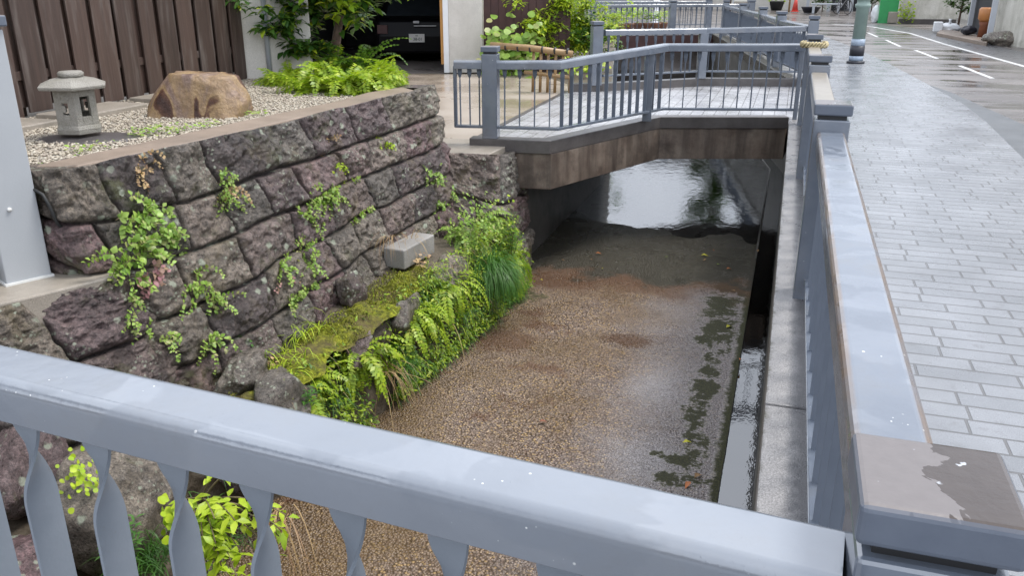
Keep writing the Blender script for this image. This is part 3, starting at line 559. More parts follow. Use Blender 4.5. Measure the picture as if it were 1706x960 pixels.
# moss carpet on the ledge
def moss_patch(cx, y0, y1, w0, seed, lab):
    ss = np.linspace(y0, y1, 90); q = np.linspace(-1, 1, 30); pts = []
    for s_ in ss:
        k = math.sin(math.pi*min(1, max(0, (s_-y0)/(y1-y0))))**.4; c_ = np.interp(s_, [3.5, 5, 6.2], cx)
        for u in q: pts.append((c_+u*w0*k, s_, ledgez(s_)+.05*(1-u*u)*k+.012))
    p = np.array(pts); p[:, 2] += .028*fbm(p*9, seed, 5)-.018; p[:, 0] += .07*fbm(p*4, seed+2, 4)
    mb = MB(); mb.add(p, [(i*30+j, i*30+j+1, (i+1)*30+j+1, (i+1)*30+j) for i in range(89) for j in range(29)], True); o = mb.build('moss_carpet', 'moss'); tag(o, lab, 'moss', kind='stuff')
moss_patch([-2.96, -2.88, -2.82], 3.6, 6.25, .20, 3, 'bright yellow green moss covering the ledge below the stone wall')
b = MB()
for k in range(9000):
    y = random.uniform(3.65, 6.2); u = random.uniform(-1, 1); c_ = float(np.interp(y, [3.5, 5, 6.2], [-2.96, -2.88, -2.82])); x = c_+u*.21+random.gauss(0, .02)
    if float(vnoise(np.array([[x*6, y*5, 1.0]]), 9)[0]) < -.35: continue
    a = random.uniform(0, 6.28); b.pin(np.array([x, y, ledgez(y)+.045*(1-u*u)+random.uniform(-.004, .014)]), [math.cos(a)*.7, math.sin(a)*.7, .8], [0, .3, 1], random.uniform(.012, .03), random.uniform(.006, .011))
tag(b.build('moss_tufts', 'moss_tuft'), 'short tufted moss standing on the ledge moss sheet', 'moss', kind='stuff')
def boulder(loc, size, seed, lab, tintv=.5, rz=0, mat='stone', rough=.22, name='boulder', group=None):
    b = MB(); rock(b, loc, size, seed, rz, rough, .5, 34, .92); o = b.build(name, mat, attrs={'tint': [tintv]*b.n}); tag(o, lab, 'rock', group); return o
boulder((-2.84, 4.05, -1.0), (.42, .6, .42), 51, 'dark rock at the near end of the moss, edge of the ledge', .95)
boulder((-2.72, 4.9, -.93), (.22, .5, .30), 52, 'purplish rock between moss and the ferns hanging over the bed', .25)
boulder((-2.67, 5.5, -.89), (.22, .45, .30), 53, 'grey rock beside the brightest moss, lip of the ledge', .9)
boulder((-2.66, 6.4, -.86), (.34, .5, .36), 54, 'pale grey rock right of the loose cut stone block', .8)
boulder((-3.06, 4.0, -.78), (.30, .5, .36), 55, 'long grey rock leaning on the foot of the wall', .9)
boulder((-3.0, 5.35, -.66), (.22, .34, .3), 56, 'small dark stone against the wall behind the moss', .1)
boulder((-2.92, 2.75, -.86), (.62, .6, .66), 57, 'large light grey boulder seen through the near balusters', .8)
boulder((-3.0, 2.05, -.95), (.6, .62, .6), 58, 'cracked grey boulder at the lower left behind the balusters', .6)
boulder((-3.35, 2.6, -.72), (.45, .5, .5), 59, 'dark purple stone at the left behind the leftmost baluster', .2)
boulder((-2.6, 2.05, -1.3), (.45, .6, .5), 60, 'low grey rock at the edge of the bed below the near rail', .5)
boulder((-2.72, 3.55, -1.0), (.5, .5, .4), 61, 'dark rock just behind the near handrail beside the weeds', .1)
# loose cut block on the ledge
b = MB(); b.box((-2.94, 6.26, -.715+.10), (.20, .52, .17), R(-6)); o = b.build('stone_block', 'block', bevel=.012); tag(o, 'loose rectangular cut granite block lying on the ledge', 'stone block')

# ================================================================ GARDEN
b = MB(); b.prism([(-9, 3.0), (-4.1, 3.0), (-4.0, 3.7), (-3.88, 4.6), (-3.78, 5.7), (-3.68, 6.6), (-3.6, 7.6), (-4.3, 8.3), (-5.1, 8.7), (-9, 8.7)], -.2, .5); struct('garden_bed', b, 'gravel_base')
def pebbles():
    N = 24000; phi = (1+5**.5)/2
    ico = np.array([(-1, phi, 0), (1, phi, 0), (-1, -phi, 0), (1, -phi, 0), (0, -1, phi), (0, 1, phi), (0, -1, -phi), (0, 1, -phi), (phi, 0, -1), (phi, 0, 1), (-phi, 0, -1), (-phi, 0, 1)])/1.9
    fc = [(0, 11, 5), (0, 5, 1), (0, 1, 7), (0, 7, 10), (0, 10, 11), (1, 5, 9), (5, 11, 4), (11, 10, 2), (10, 7, 6), (7, 1, 8), (3, 9, 4), (3, 4, 2), (3, 2, 6), (3, 6, 8), (3, 8, 9), (4, 9, 5), (2, 4, 11), (6, 2, 10), (8, 6, 7), (9, 8, 1)]
    y = rng.uniform(3.35, 8.5, N); xr = np.interp(y, [3.3, 4.6, 5.7, 6.6, 7.6, 8.6], [-4.05, -3.93, -3.83, -3.74, -3.66, -4.6]); x = xr-(xr+5.85)*rng.uniform(0, 1, N)**1.15+rng.normal(0, .02, N)
    s = rng.uniform(.006, .014, N); a = rng.uniform(0, 2*math.pi, N)
    v = ico[None]*s[:, None, None]*np.stack([rng.uniform(.8, 1.4, N), rng.uniform(.7, 1, N), rng.uniform(.5, .8, N)], 1)[:, None, :]
    ca, sa = np.cos(a)[:, None], np.sin(a)[:, None]; vx = v[..., 0]*ca-v[..., 1]*sa; vy = v[..., 0]*sa+v[..., 1]*ca
    v = np.stack([vx+x[:, None], vy+y[:, None], v[..., 2]+.502+rng.uniform(0, .012, N)[:, None]], -1)
    mb = MB(); mb.v.append(v.reshape(-1, 3)); F_ = (np.array(fc)[None]+np.arange(N)[:, None, None]*12).reshape(-1, 3); mb.f = [tuple(r) for r in F_.tolist()]; mb.sm = [True]*len(mb.f); mb.n = N*12
    o = mb.build('gravel', 'pebble'); tag(o, 'cream pebble gravel covering the raised garden behind the stone wall', 'gravel', kind='stuff')
pebbles()
# stone lantern
lc = (-4.72, 4.72); lt = empty('stone_lantern', (*lc, .53), 'small hexagonal grey stone lantern with a round knob, on a dark flat stone', 'stone lantern')
b = MB(); b.lathe((*lc, .55), [(.115, 0), (.155, .0), (.16, .035), (.15, .06)], 6, R(12), False); b.build('base', 'granite', lt, .006)
def hexwall():
    mb = MB(); n = 6; r0, r1 = .148, .138; a0 = R(12); z0, z1 = .60, .85
    for k in range(n):
        a, c_ = a0+k*math.pi/3, a0+(k+1)*math.pi/3
        A0, B0 = np.array([r0*math.cos(a), r0*math.sin(a), 0]), np.array([r0*math.cos(c_), r0*math.sin(c_), 0]); mid = (A0+B0)/2; nn = nrmz(mid); w_ = np.linalg.norm(B0-A0); e = (B0-A0)/w_
        ang = math.atan2(e[1], e[0]); C = np.array([lc[0], lc[1], 0])
        def bx(u0, u1, h0, h1, th=.03):
            cc = C+A0+e*(u0+u1)/2*w_-nn*th/2; mb.box((cc[0], cc[1], (h0+h1)/2), ((u1-u0)*w_, th, h1-h0), ang)
        if k in (5, 2):      # rectangular window
            bx(0, .28, z0, z1); bx(.72, 1, z0, z1); bx(.28, .72, z0, z0+.07); bx(.28, .72, z1-.045, z1)
        elif k in (4, 1):    # wall with a crescent opening
            bx(0, .36, z0, z1); bx(.64, 1, z0, z1); bx(.36, .64, z0, z0+.085); bx(.36, .64, z1-.085, z1)
            cc = C+A0+e*.42*w_-nn*.012; mb.box((cc[0], cc[1], z0+.125), (.022, .024, .045), ang)
        else: bx(0, 1, z0, z1)
    return mb
hexwall().build('fire_box', 'granite', lt, .003)
b = MB(); b.lathe((*lc, .85), [(.12, 0), (.235, .005), (.242, .028), (.16, .062), (.07, .082), (.02, .084)], 6, R(12), False); b.build('roof', 'granite', lt, .006)
b = MB(); b.lathe((*lc, .928), [(.07, 0), (.082, .008), (.084, .028), (.072, .04), (.02, .043)], 20); b.build('knob', 'granite', lt)
b = MB(); rock(b, (-4.66, 4.74, .49), (1.0, .62, .10), 77, .35, .1, .5, 20, .3); o = b.build('flat_stone', 'granite_dark', attrs={'tint': [.5]*b.n}); tag(o, 'dark wet flat stone under the lantern', 'rock')
def gold():
    th = np.linspace(0, math.pi, 60); ph = np.linspace(0, 2*math.pi, 120, endpoint=False); T_, Q_ = np.meshgrid(th, ph, indexing='ij')
    d = np.stack([np.sin(T_)*np.cos(Q_), np.sin(T_)*np.sin(Q_), np.cos(T_)], -1).reshape(-1, 3); r = np.full(len(d), 2.0)
    for nn, hh in (((0, 0, 1), .235), ((.12, 0, 1), .245), ((-.72, -.1, .62), .345), ((-.55, -.6, .55), .33), ((.90, -.1, .42), .385), ((.5, -.75, .3), .335), ((0, -1, .22), .235), ((.12, -.8, .62), .275), ((0, 1, .3), .28), ((.6, .7, .35), .36), ((-.7, .6, .4), .38), ((0, 0, -1), .16), ((-1, 0, -.1), .46), ((1, 0, -.1), .43)):
        nn = nrmz(nn); q = d @ nn; r = np.where(q > .03, np.minimum(r, hh/np.maximum(q, .03)), r)
    v = d*r[:, None]; v = v+d*(.012*fbm(v*6, 5, 4)+.018*fbm(v*2.5, 9, 3))[:, None]; v = v*np.array([.86, .8, .95]) @ rotz(R(12)).T+np.array([-4.60, 5.92, .625]); mb = MB(); m_ = 120
    mb.add(v, [(i*m_+k, (i+1)*m_+k, (i+1)*m_+(k+1) % m_, i*m_+(k+1) % m_) for i in range(59) for k in range(m_)], True)
    tag(mb.build('boulder', 'goldrock'), 'golden brown boulder with a flat top sitting on the pale gravel', 'rock')
gold()
for x, y, sx, sy, sd_, lab in ((-4.05, 4.55, .30, .16, 3, 'thin dark stone flush in the gravel, middle of the mortar edge'), (-4.1, 4.05, .34, .2, 5, 'dark flat stone at the gravel edge below the lantern'), (-3.98, 5.55, .26, .12, 8, 'small brown flat stone right of the golden boulder foot')):
    b = MB(); rock(b, (x, y, .50), (sx, sy, .06), sd_, .4, .1, .5, 14, .4); tag(b.build('flat_stone', 'granite_dark', attrs={'tint': [.5]*b.n}), lab, 'rock')
for i, (y, l_, lab) in enumerate(((4.75, .75, 'tan paving slab under the fence behind the lantern'), (5.7, .8, 'tan paving slab between lantern and golden boulder at the fence foot'), (6.75, .8, 'tan paving slab at the fence foot behind the golden boulder'))):
    b = MB(); b.box((-5.52+.0*i, y, .52), (.42, l_, .06)); tag(b.build('paving_slab', 'slab', bevel=.01), lab, 'slab')
# board fence
fn = empty('board_fence', (-5.9, 6, .5), 'tall dark brown fence of overlapping vertical boards behind the lantern', 'fence')
y = 3.2; i = 0; rr = random.Random(3)
while y < 8.25:
    wd = rr.uniform(.19, .235); front = i % 2 == 0; z0 = rr.uniform(.50, .55) if front else rr.uniform(.54, .62)
    b = MB(); b.box((-5.82 if front else -5.868, y, (z0+3.0)/2), (.022, wd, 3.0-z0), R(rr.uniform(-2, 2)), Matrix.Rotation(R(rr.uniform(-.35, .35)), 3, 'X')); b.build('board', 'wood', fn, .003)
    y += rr.uniform(.128, .15); i += 1
for z_ in (.84, 2.3):
    b = MB(); b.box((-5.845, 5.7, z_), (.022, 5.1, .07)); b.build('cross_rail', 'wood', fn, .003)
for yy_ in (3.4, 5.4, 7.4): 
    b = MB(); b.box((-6.02, yy_, 1.6), (.1, .1, 2.9)); b.build('post', 'wood', fn, .003)
# concrete wall right of the fence
pw = empty('garden_wall', (-5.6, 8.5, .3), 'tall cream concrete wall beside the brown board fence with a grey downpipe', 'wall')
b = MB(); b.prism([(-5.97, 8.24), (-5.22, 8.74), (-5.34, 8.94), (-6.09, 8.44)], .2, 3.4); b.build('wall_panel', 'plaster', pw, .008)
b = MB(); dx, dy = .832, .555; b.prism([(-6.0, 8.2), (-5.9, 8.2), (-5.88, 8.3), (-5.97, 8.3)], .3, 3.4)
dp = P(452, 131, .5); b = MB(); b.tube([(dp.x+.03, dp.y-.06, .48), (dp.x+.03, dp.y-.06, 3.3)], .028, 10); b.build('downpipe', 'pipe_grey', pw)

# ================================================================ HOUSE WITH GARAGE
e = np.array([.951, .309, 0]); nf = np.array([.309, -.951, 0]); O = np.array([-6.31, 15.32, 0]); EA = math.atan2(.309, .951)
def fc(a, d, z): return O+e*a+nf*d+np.array([0, 0, z])
def fbox(mb, a0, a1, d0, d1, z0, z1): c = fc((a0+a1)/2, (d0+d1)/2, (z0+z1)/2); return mb.box(c, (a1-a0, d1-d0, z1-z0), EA)
hs = empty('garage_house', fc(-1, -.5, -.1), 'cream house with a dark open garage beyond the driveway', 'house')
b = MB(); fbox(b, 0.10, .74, -5, 0, -.1, 4.5); b.build('pillar', 'plaster', hs, .01)
b = MB(); fbox(b, .0, .10, -.2, .012, -.1, 2.6); b.build('door_jamb', 'white_plastic', hs, .004)
b = MB(); fbox(b, -.06, -.004, -.5, -.1, .05, 2.4); b.build('jamb_panel', 'orange_paint', hs)
b = MB(); fbox(b, -3.6, -3.2, -5, 0, -.1, 4.5); b.build('pillar', 'plaster', hs, .01)
b = MB(); fbox(b, -3.2, .1, -.3, -.02, 2.35, 4.5); b.build('lintel', 'plaster', hs)
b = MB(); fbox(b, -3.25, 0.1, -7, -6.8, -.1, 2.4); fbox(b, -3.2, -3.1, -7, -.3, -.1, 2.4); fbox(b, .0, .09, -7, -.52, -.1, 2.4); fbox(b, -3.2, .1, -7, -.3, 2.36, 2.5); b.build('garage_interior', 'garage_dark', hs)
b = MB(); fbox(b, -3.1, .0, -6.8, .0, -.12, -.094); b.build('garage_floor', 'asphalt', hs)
b = MB(); fbox(b, -9, .9, -8, .3, 4.5, 4.7); b.build('roof', 'roof', hs)
b = MB(); fbox(b, -9, -3.6, -5, -.1, -.1, 4.5); b.build('side_wall', 'plaster', hs, .01)
# house behind the fence
b = MB(); b.box((-11, 3, 2), (5, 11, 4.2)); hb_ = empty('neighbour_house', (-11, 3, -.1), 'grey house wall hidden behind the board fence', 'house'); b.build('wall', 'maroon', hb_)
b = MB(); b.box((-11, 3, 4.2), (5.6, 11.6, .2)); b.build('roof', 'roof', hb_)
# black car in the garage (rear towards us)
ca, cdp = -.72, -2.05
car = empty('parked_car', fc(ca, cdp-2, -.1), 'black parked car with a white number plate inside the garage', 'car')
def car_body():
    prof = [(0, .22), (-.02, .55), (.06, .86), (.2, .92), (.75, 1.38), (2.3, 1.42), (3.0, .95), (4.1, .78), (4.2, .3), (3.9, .2), (.2, .18)]
    mb = MB(); n = len(prof); vs = []
    for sgn, ins in ((-1, .0), (-1, .0), (1, 0), (1, 0)):
        pass
    rows_ = [(-.86, .97), (-.80, 1.0), (.80, 1.0), (.86, .97)]
    for wv_, k in rows_:
        for d_, z_ in prof:
            tuck = .13*max(0, (z_-.9)/.5); vs.append(fc(ca+wv_*(1-tuck), cdp-d_-(0 if abs(wv_) < .83 else .05), -.1+z_*k))
    fs = [(r*n+i, r*n+(i+1) % n, (r+1)*n+(i+1) % n, (r+1)*n+i) for r in range(3) for i in range(n)]+[tuple(range(n)), tuple(3*n+i for i in range(n))[::-1]]
    mb.add(vs, fs); return mb
car_body().build('body', 'black_car', car, .03)
b = MB(); c1 = [fc(ca-.66, cdp-.24, .86), fc(ca+.66, cdp-.24, .86), fc(ca+.6, cdp-.66, 1.22), fc(ca-.6, cdp-.66, 1.22)]; off = np.array([0, 0, .012])+nf*.01; b.add([p+off for p in c1]+[p-off for p in c1], [(0, 1, 2, 3), (7, 6, 5, 4), (0, 4, 5, 1), (1, 5, 6, 2), (2, 6, 7, 3), (3, 7, 4, 0)]); b.build('rear_window', 'glass_dark', car)
for sgn in (-1, 1):
    b = MB(); fbox(b, ca+sgn*.72-.11, ca+sgn*.72+.11, cdp-.02, cdp+.03, .5, .68); b.build('tail_lamp', 'maroon', car, .01)
    for dd in (.75, 3.3):
        wl = MB(); c = fc(ca+sgn*.76, cdp-dd, .21); wl.tube([c-e*.1, c+e*.1], .31, 20); wo = wl.build('wheel', 'rubber', car)
b = MB(); fbox(b, ca-.05, ca+.42, cdp+.012, cdp+.03, .655, .672); b.build('chrome_strip', 'chrome', car)
b = MB(); c = fc(ca, cdp+.02, .74); b.box(c, (.13, .02, .05), EA); b.build('badge', 'chrome', car, .01)
PL = P(694, 63, 0); b = MB(); fbox(b, ca-.165, ca+.165, cdp+.012, cdp+.028, .33, .50); plo = b.build('number_plate', 'plate', car, .004)
def text_part(body, size, pos, ang, mat, parent, name='lettering', tilt=math.pi/2):
    cu = bpy.data.curves.new(name, 'FONT'); cu.body = body; cu.size = size; cu.align_x = 'CENTER'; cu.align_y = 'CENTER'; cu.extrude = .002; cu.offset = .0008
    t = bpy.data.objects.new(name, cu); COL.objects.link(t); dg = bpy.context.evaluated_depsgraph_get(); dg.update(); me = bpy.data.meshes.new_from_object(t.evaluated_get(dg)); bpy.data.objects.remove(t)
    me.transform(Matrix.Rotation(ang, 4, 'Z') @ Matrix.Rotation(tilt, 4, 'X')); o = bpy.data.objects.new(name, me); COL.objects.link(o); o.parent = parent; me.materials.clear(); me.materials.append(M[mat])
    o.location = Vector(pos)-world_loc(parent); return o
text_part('· 38-01', .085, fc(ca, cdp+.031, .392), EA, 'plate_ink', plo); text_part('302', .035, fc(ca, cdp+.031, .465), EA, 'plate_ink', plo)
# brown plank screen right of the pillar
b = MB(); a_ = .76
while a_ < 2.3: fbox(b, a_, a_+.135, -.12, -.09+.006*(int(a_*20) % 2), -.1, 2.6); a_ += .142
fbox(b, .76, 2.4, -.16, -.125, 0, 2.5); o = b.build('plank_screen', 'maroon'); tag(o, 'dark maroon plank screen right of the cream garage pillar', 'fence')

# ================================================================ FAR FOOTBRIDGE (angled, across the middle)
NE = [(.33, 10.9), (.04, 10.82), (-1.45, 10.34), (-2.29, 8.36), (-3.14, 8.26)]; FE = [(-3.35, 13.3), (-2.9, 13.5), (-1.45, 14.75), (.30, 15.2)]
br = empty('footbridge', (-1.5, 12, -.5), 'concrete footbridge with angled stained edge beam and pale paving across the channel', 'bridge')
def off_in(pts, d):   # simple inset towards the deck centre
    c = np.array([-1.2, 12.2]); out = []
    for p in pts:
        p = np.array(p); v = nrmz(np.r_[c-p, 0])[:2]; out.append(tuple(p+v*d))
    return out
b = MB(); b.prism(off_in(NE[1:], .03)+off_in(FE, .03), -.52, -.14); b.build('edge_beam', 'beam', br, .006)
b = MB(); b.prism([(.355, 11.0), (.04, 10.95), (-1.5, 10.5), (-2.35, 8.52), (-3.2, 8.42), (-3.34, 13.2), (-2.9, 13.4), (-1.45, 14.6), (.355, 15.05)], -.14, -.095); b.build('deck', 'pavers_deck', br)
def kerb_run(pts, wdt, z0, z1, side):
    mb = MB(); A_ = [np.array(p, float) for p in pts]; n = len(A_); offp = []
    for i in range(n):
        d0 = A_[i]-A_[max(i-1, 0)]; d1 = A_[min(i+1, n-1)]-A_[i]; d0 = d0 if i else d1; d1 = d1 if i < n-1 else d0
        d0 = d0/np.linalg.norm(d0); d1 = d1/np.linalg.norm(d1); n0 = np.array([-d0[1], d0[0]])*side; n1 = np.array([-d1[1], d1[0]])*side; m_ = (n0+n1)/np.linalg.norm(n0+n1); offp.append(A_[i]+m_*wdt/max(.5, m_ @ n0))
    vs = [(*p, z0) for p in A_]+[(*p, z0) for p in offp]+[(*p, z1) for p in A_]+[(*p, z1) for p in offp]; fs = []
    for i in range(n-1): fs += [(i, i+1, 2*n+i+1, 2*n+i), (n+i+1, n+i, 3*n+i, 3*n+i+1), (2*n+i, 2*n+i+1, 3*n+i+1, 3*n+i), (i+1, i, n+i, n+i+1)]
    fs += [(0, 2*n, 3*n, n), (n-1, 2*n-1, 4*n-1, 3*n-1)]; mb.add(vs, fs); return mb
kerb_run(NE[1:], .17, -.141, .0, -1).build('kerb', 'kerb_wet', br, .008)
kerb_run(FE, .17, -.141, .03, -1).build('kerb', 'kerb_wet', br, .008)
b = MB(); b.prism([(-3.26, 7.8), (-3.2, 7.8), (-3.33, 13.2), (-3.39, 13.2)], -.2, -.088); b.build('joint_strip', 'kerb_wet', br)

# ================================================================ RAILINGS
PH = .065   # half width of the handrail
def sweep(path, prof, closed=True):
    pts = [np.array(p, float) for p in path]; n = len(pts); k = len(prof); vs = []
    for i in range(n):
        d0 = pts[i]-pts[i-1] if i else pts[1]-pts[0]; d1 = pts[i+1]-pts[i] if i < n-1 else d0
        a0 = nrmz([d0[0], d0[1], 0]); a1 = nrmz([d1[0], d1[1], 0]); n0 = np.array([-a0[1], a0[0], 0]); n1 = np.array([-a1[1], a1[0], 0]); m_ = nrmz(n0+n1); m_ = m_/max(.4, m_ @ n0)
        for u, z_ in prof: vs.append(pts[i]+m_*u+np.array([0, 0, z_]))
    mb = MB(); fs = [(i*k+j, (i+1)*k+j, (i+1)*k+(j+1) % k, i*k+(j+1) % k) for i in range(n-1) for j in range(k)]; fs += [tuple(range(k))[::-1], tuple((n-1)*k+j for j in range(k))]
    mb.add(vs, fs); return mb
def hand_profile(w_=.065, h_=.085, r_=.022):
    pr = []
    for cx_, cz_, a0 in ((w_-r_, -r_, 0), (-w_+r_, -r_, 90)):
        for k in range(6): a = R(a0+k*18); pr.append((cx_+r_*math.cos(a), cz_+r_*math.sin(a)))
    return pr+[(-w_, -h_+.004), (-w_+.004, -h_), (w_-.004, -h_), (w_, -h_+.004)]
def baluster_mesh(h_, nm):
    """flat bar, parallel to the rail at the top and turned a quarter below"""
    n = 48; w_, t_ = (.036 if 'near' in nm else .023), .0035; vs = []
    for i in range(n+1):
        z_ = -h_*i/n; q = min(1, max(0, (-z_-.03)/.19)); q = q*q*(3-2*q); a = -q*math.pi/2; c_, s_ = math.cos(a), math.sin(a)
        vs.append([(u*c_-v*s_, u*s_+v*c_, z_) for u, v in ((-w_, -t_), (w_, -t_), (w_, t_), (-w_, t_))])
    V_, F_ = [], []
    for j in range(4):
        k0 = len(V_)
        for r_ in vs: V_ += [r_[j], r_[(j+1) % 4]]
        F_ += [(k0+2*i, k0+2*i+1, k0+2*i+3, k0+2*i+2) for i in range(n)]
    me = bpy.data.meshes.new(nm); me.from_pydata(V_, [], F_); me.polygons.foreach_set('use_smooth', [True]*len(F_)); me.materials.append(M['bars_near' if 'near' in nm else 'bars']); return me
def thin_post(parent, x, y, z0, z1, w_=.12, rz=0, mat='paint'):
    b = MB(); b.box((x, y, (z0+z1)/2), (w_, w_, z1-z0), rz); return b.build('support_post', mat, parent, .006)
def big_post(parent, x, y, z0, z1, w_=.17, rz=0, mat='paint', capmat='cap'):
    b = MB(); b.box((x, y, (z0+z1-.075)/2), (w_-.006, w_-.006, z1-.075-z0), rz); p = b.build('post', mat, parent, .007)
    b = MB(); b.box((x, y, z1-.07), (w_-.04, w_-.04, .03), rz); b.build('shaded_neck', 'black', p)  # black colour stands in for shade in the groove below the cap
    b = MB(); b.box((x, y, z1-.0275), (w_+.006, w_+.006, .055), rz); b.build('cap', capmat, p, .009, 3); return p
def railing(root, path, zt, zb, step=.16, rail='paint', bars=True, skip=None, low=.10, seed=0):
    """path of (x,y); zt/zb handrail top and footing heights per point"""
    z3 = [(p[0], p[1], t) for p, t in zip(path, zt)]; sweep(z3, hand_profile()).build('handrail', rail, root, smooth=False)
    lowp = [(p[0], p[1], q+low) for p, q in zip(path, zb)]; sweep(lowp, [(.034, 0), (.034, .028), (-.034, .028), (-.034, 0)]).build('bottom_rail', 'paint', root, .003)
    if not bars: return
    me = None
    for i in range(len(path)-1):
        a, c_ = np.array(path[i]), np.array(path[i+1]); L_ = np.linalg.norm(c_-a); n = max(1, int(round(L_/step))); ang = math.atan2(*(c_-a)[::-1])
        for k in range(n):
            f = (k+.5)/n; p = a+(c_-a)*f; t = zt[i]+(zt[i+1]-zt[i])*f-.084; q = zb[i]+(zb[i+1]-zb[i])*f+low+.02
            if skip and skip(p): continue
            if me is None: me = baluster_mesh(1.0, 'baluster')
            o = bpy.data.objects.new('baluster', me); COL.objects.link(o); o.parent = root; rl = root.location
            o.location = (p[0]-rl[0], p[1]-rl[1], t-rl[2]); o.rotation_euler = (0, 0, ang); o.scale = (1, 1, t-q)
# near bridge railing (foreground)
def baluster_near(): return None
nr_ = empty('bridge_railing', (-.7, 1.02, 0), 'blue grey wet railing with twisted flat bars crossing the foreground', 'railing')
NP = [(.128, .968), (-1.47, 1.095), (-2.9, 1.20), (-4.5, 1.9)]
z3 = [(x, y, .87) for x, y in NP]; sweep(z3, hand_profile(.066, .088, .024)).build('handrail', 'paint_sky_lift', nr_, smooth=True).modifiers.new('normals', 'WEIGHTED_NORMAL')
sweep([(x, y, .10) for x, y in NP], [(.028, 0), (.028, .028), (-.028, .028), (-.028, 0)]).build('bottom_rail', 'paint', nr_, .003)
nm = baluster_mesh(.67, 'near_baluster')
for k in range(16):
    x = -.249-.183*k; f = (x-.128)/(-1.598); y = .968+f*.127
    if x < -1.47: y = 1.095+(-1.47-x)*.0734
    o = bpy.data.objects.new('baluster', nm); COL.objects.link(o); o.parent = nr_; o.location = (x+.7, y-1.02, .785); o.rotation_euler = (0, 0, math.atan2(-.127, 1.598))
NB_ = empty('footbridge', (-1.8, -.2, -.5), 'near footbridge the photograph is taken from, grey deck under the foreground railing', 'bridge')
b = MB(); b.prism([(.04, 1.12), (-3.0, 1.32), (-4.5, 2.1), (-4.5, -1.6), (.04, -1.6)], -.45, -.02); b.build('edge_beam', 'beam', NB_, .01)
b = MB(); b.prism([(.35, .85), (-3.0, 1.1), (-4.6, 1.8), (-4.6, -1.5), (.35, -1.5)], -.02, .0); b.build('deck', 'pavers', NB_)
# tall pale post at the left end of the near bridge
tp = empty('railing_post', (-3.92, 3.38, 0), 'tall pale grey steel post standing on the wall end at the left edge', 'post')
A0, B0 = np.array([-3.905, 3.222]), np.array([-3.81, 3.43]); dv = nrmz(np.r_[B0-A0, 0])[:2]; nv = np.array([-dv[1], dv[0]])
b = MB(); b.prism([tuple(A0), tuple(B0), tuple(B0+nv*.2), tuple(A0+nv*.2)], 0, 1.32); b.build('post_body', 'paint_light', tp, .006)
b = MB(); b.prism([tuple(A0-dv*.01-nv*.01), tuple(B0+dv*.01-nv*.01), tuple(B0+dv*.01+nv*.2), tuple(A0-dv*.01+nv*.2)], 0, .012); b.build('sealant_bead', 'sealant', tp)
b = MB(); b.prism([tuple(A0-dv*.02-nv*.02), tuple(B0+dv*.02-nv*.02), tuple(B0+dv*.02+nv*.22), tuple(A0-dv*.02+nv*.22)], 1.335, 1.39); b.build('cap', 'cap', tp, .008)
q = A0*.62+B0*.38; b = MB(); b.tube([(q[0]-nv[0]*-.002, q[1], .41), (q[0]-nv[0]*.006+.004, q[1]-.004, .41)], .011, 12); b.build('screw_cap', 'sealant', tp)
b = MB(); q = B0; b.tube([(q[0]-.02, q[1]-.0, .50), (q[0]+.05, q[1]-.0, .47), (q[0]+.075, q[1]+.0, .42), (q[0]+.08, q[1]+.03, .30), (q[0]+.09, q[1]+.06, .26)], .009, 8); b.build('drain_hose', 'rubber', tp)
sweep([(-4.5, 2.15, .10), (-3.99, 3.25, .10)], [(.028, 0), (.028, .05), (-.028, .05), (-.028, 0)]).build('bottom_rail', 'paint_light', tp, .003)
# channel railing on the right
cr_ = empty('channel_railing', (.21, 5.5, 0), 'long grey steel railing with square capped posts between the channel and paved walk', 'railing')
YP = [.967, 4.40, 7.35, 10.25]
for i, y in enumerate(YP): big_post(cr_, .213, y, -.12 if i else 0, 1.0, .17)
for i in range(3): railing(cr_, [(.215, YP[i]+.083), (.215, YP[i+1]-.083)], (.87, .87), (0, 0), .21, rail='paint_rail' if i == 0 else 'dusty', low=.085)
railing(cr_, [(.215, .88), (.215, -1.6)], (.87, .87), (0, 0), .158, low=.085)
# footbridge near-side railing
fr_ = empty('bridge_railing', (-1.5, 9.5, 0), 'grey bridge railing with bent handrail on the near edge of the angled footbridge', 'railing')
RN = [(.12, 10.62), (-1.40, 10.20), (-1.52, 10.14), (-2.24, 8.50), (-2.32, 8.44), (-2.85, 8.36)]
railing(fr_, [(.12, 10.66), (-1.42, 10.24), (-2.24, 8.44), (-2.86, 8.36)], (.87, .865, .80, .79), (0, 0, 0, 0), .155)
big_post(fr_, -2.93, 8.36, .0, .93, .165, R(7)); thin_post(fr_, -1.56, 9.98, 0, .785, .105, R(12)); thin_post(fr_, .10, 10.62, 0, .79, .05)
railing(fr_, [(-3.0, 8.35), (-3.30, 8.30)], (.79, .79), (0, 0), .12); thin_post(fr_, -3.30, 8.30, .1, .73, .035)
# footbridge far-side railing
f2 = empty('bridge_railing', (-1.4, 14.5, 0), 'straight grey railing on the far edge of the angled footbridge', 'railing')
railing(f2, [(.22, 15.05), (-1.40, 14.62), (-2.83, 13.42)], (.87, .83, .84), (.03, .03, .03), .17)
big_post(f2, -2.93, 13.36, .0, .97, .17, R(30)); thin_post(f2, -1.42, 14.6, 0.03, .76, .14, R(20)); big_post(f2, .27, 15.0, 0, 1.03, .17)
# railing beyond, along the bending channel
f3 = empty('channel_railing', (-.3, 18, 0), 'grey channel railing beyond the footbridge following the bend to the left', 'railing')
PQ = [(.25, 15.1), (-.28, 17.35), (-.73, 20.4), (-1.35, 23.6), (-2.05, 27.2)]
for i, p in enumerate(PQ[1:]): big_post(f3, *p, 0, 1.02, .18, R(12))
railing(f3, PQ, (.87,)*5, (0,)*5, .17)
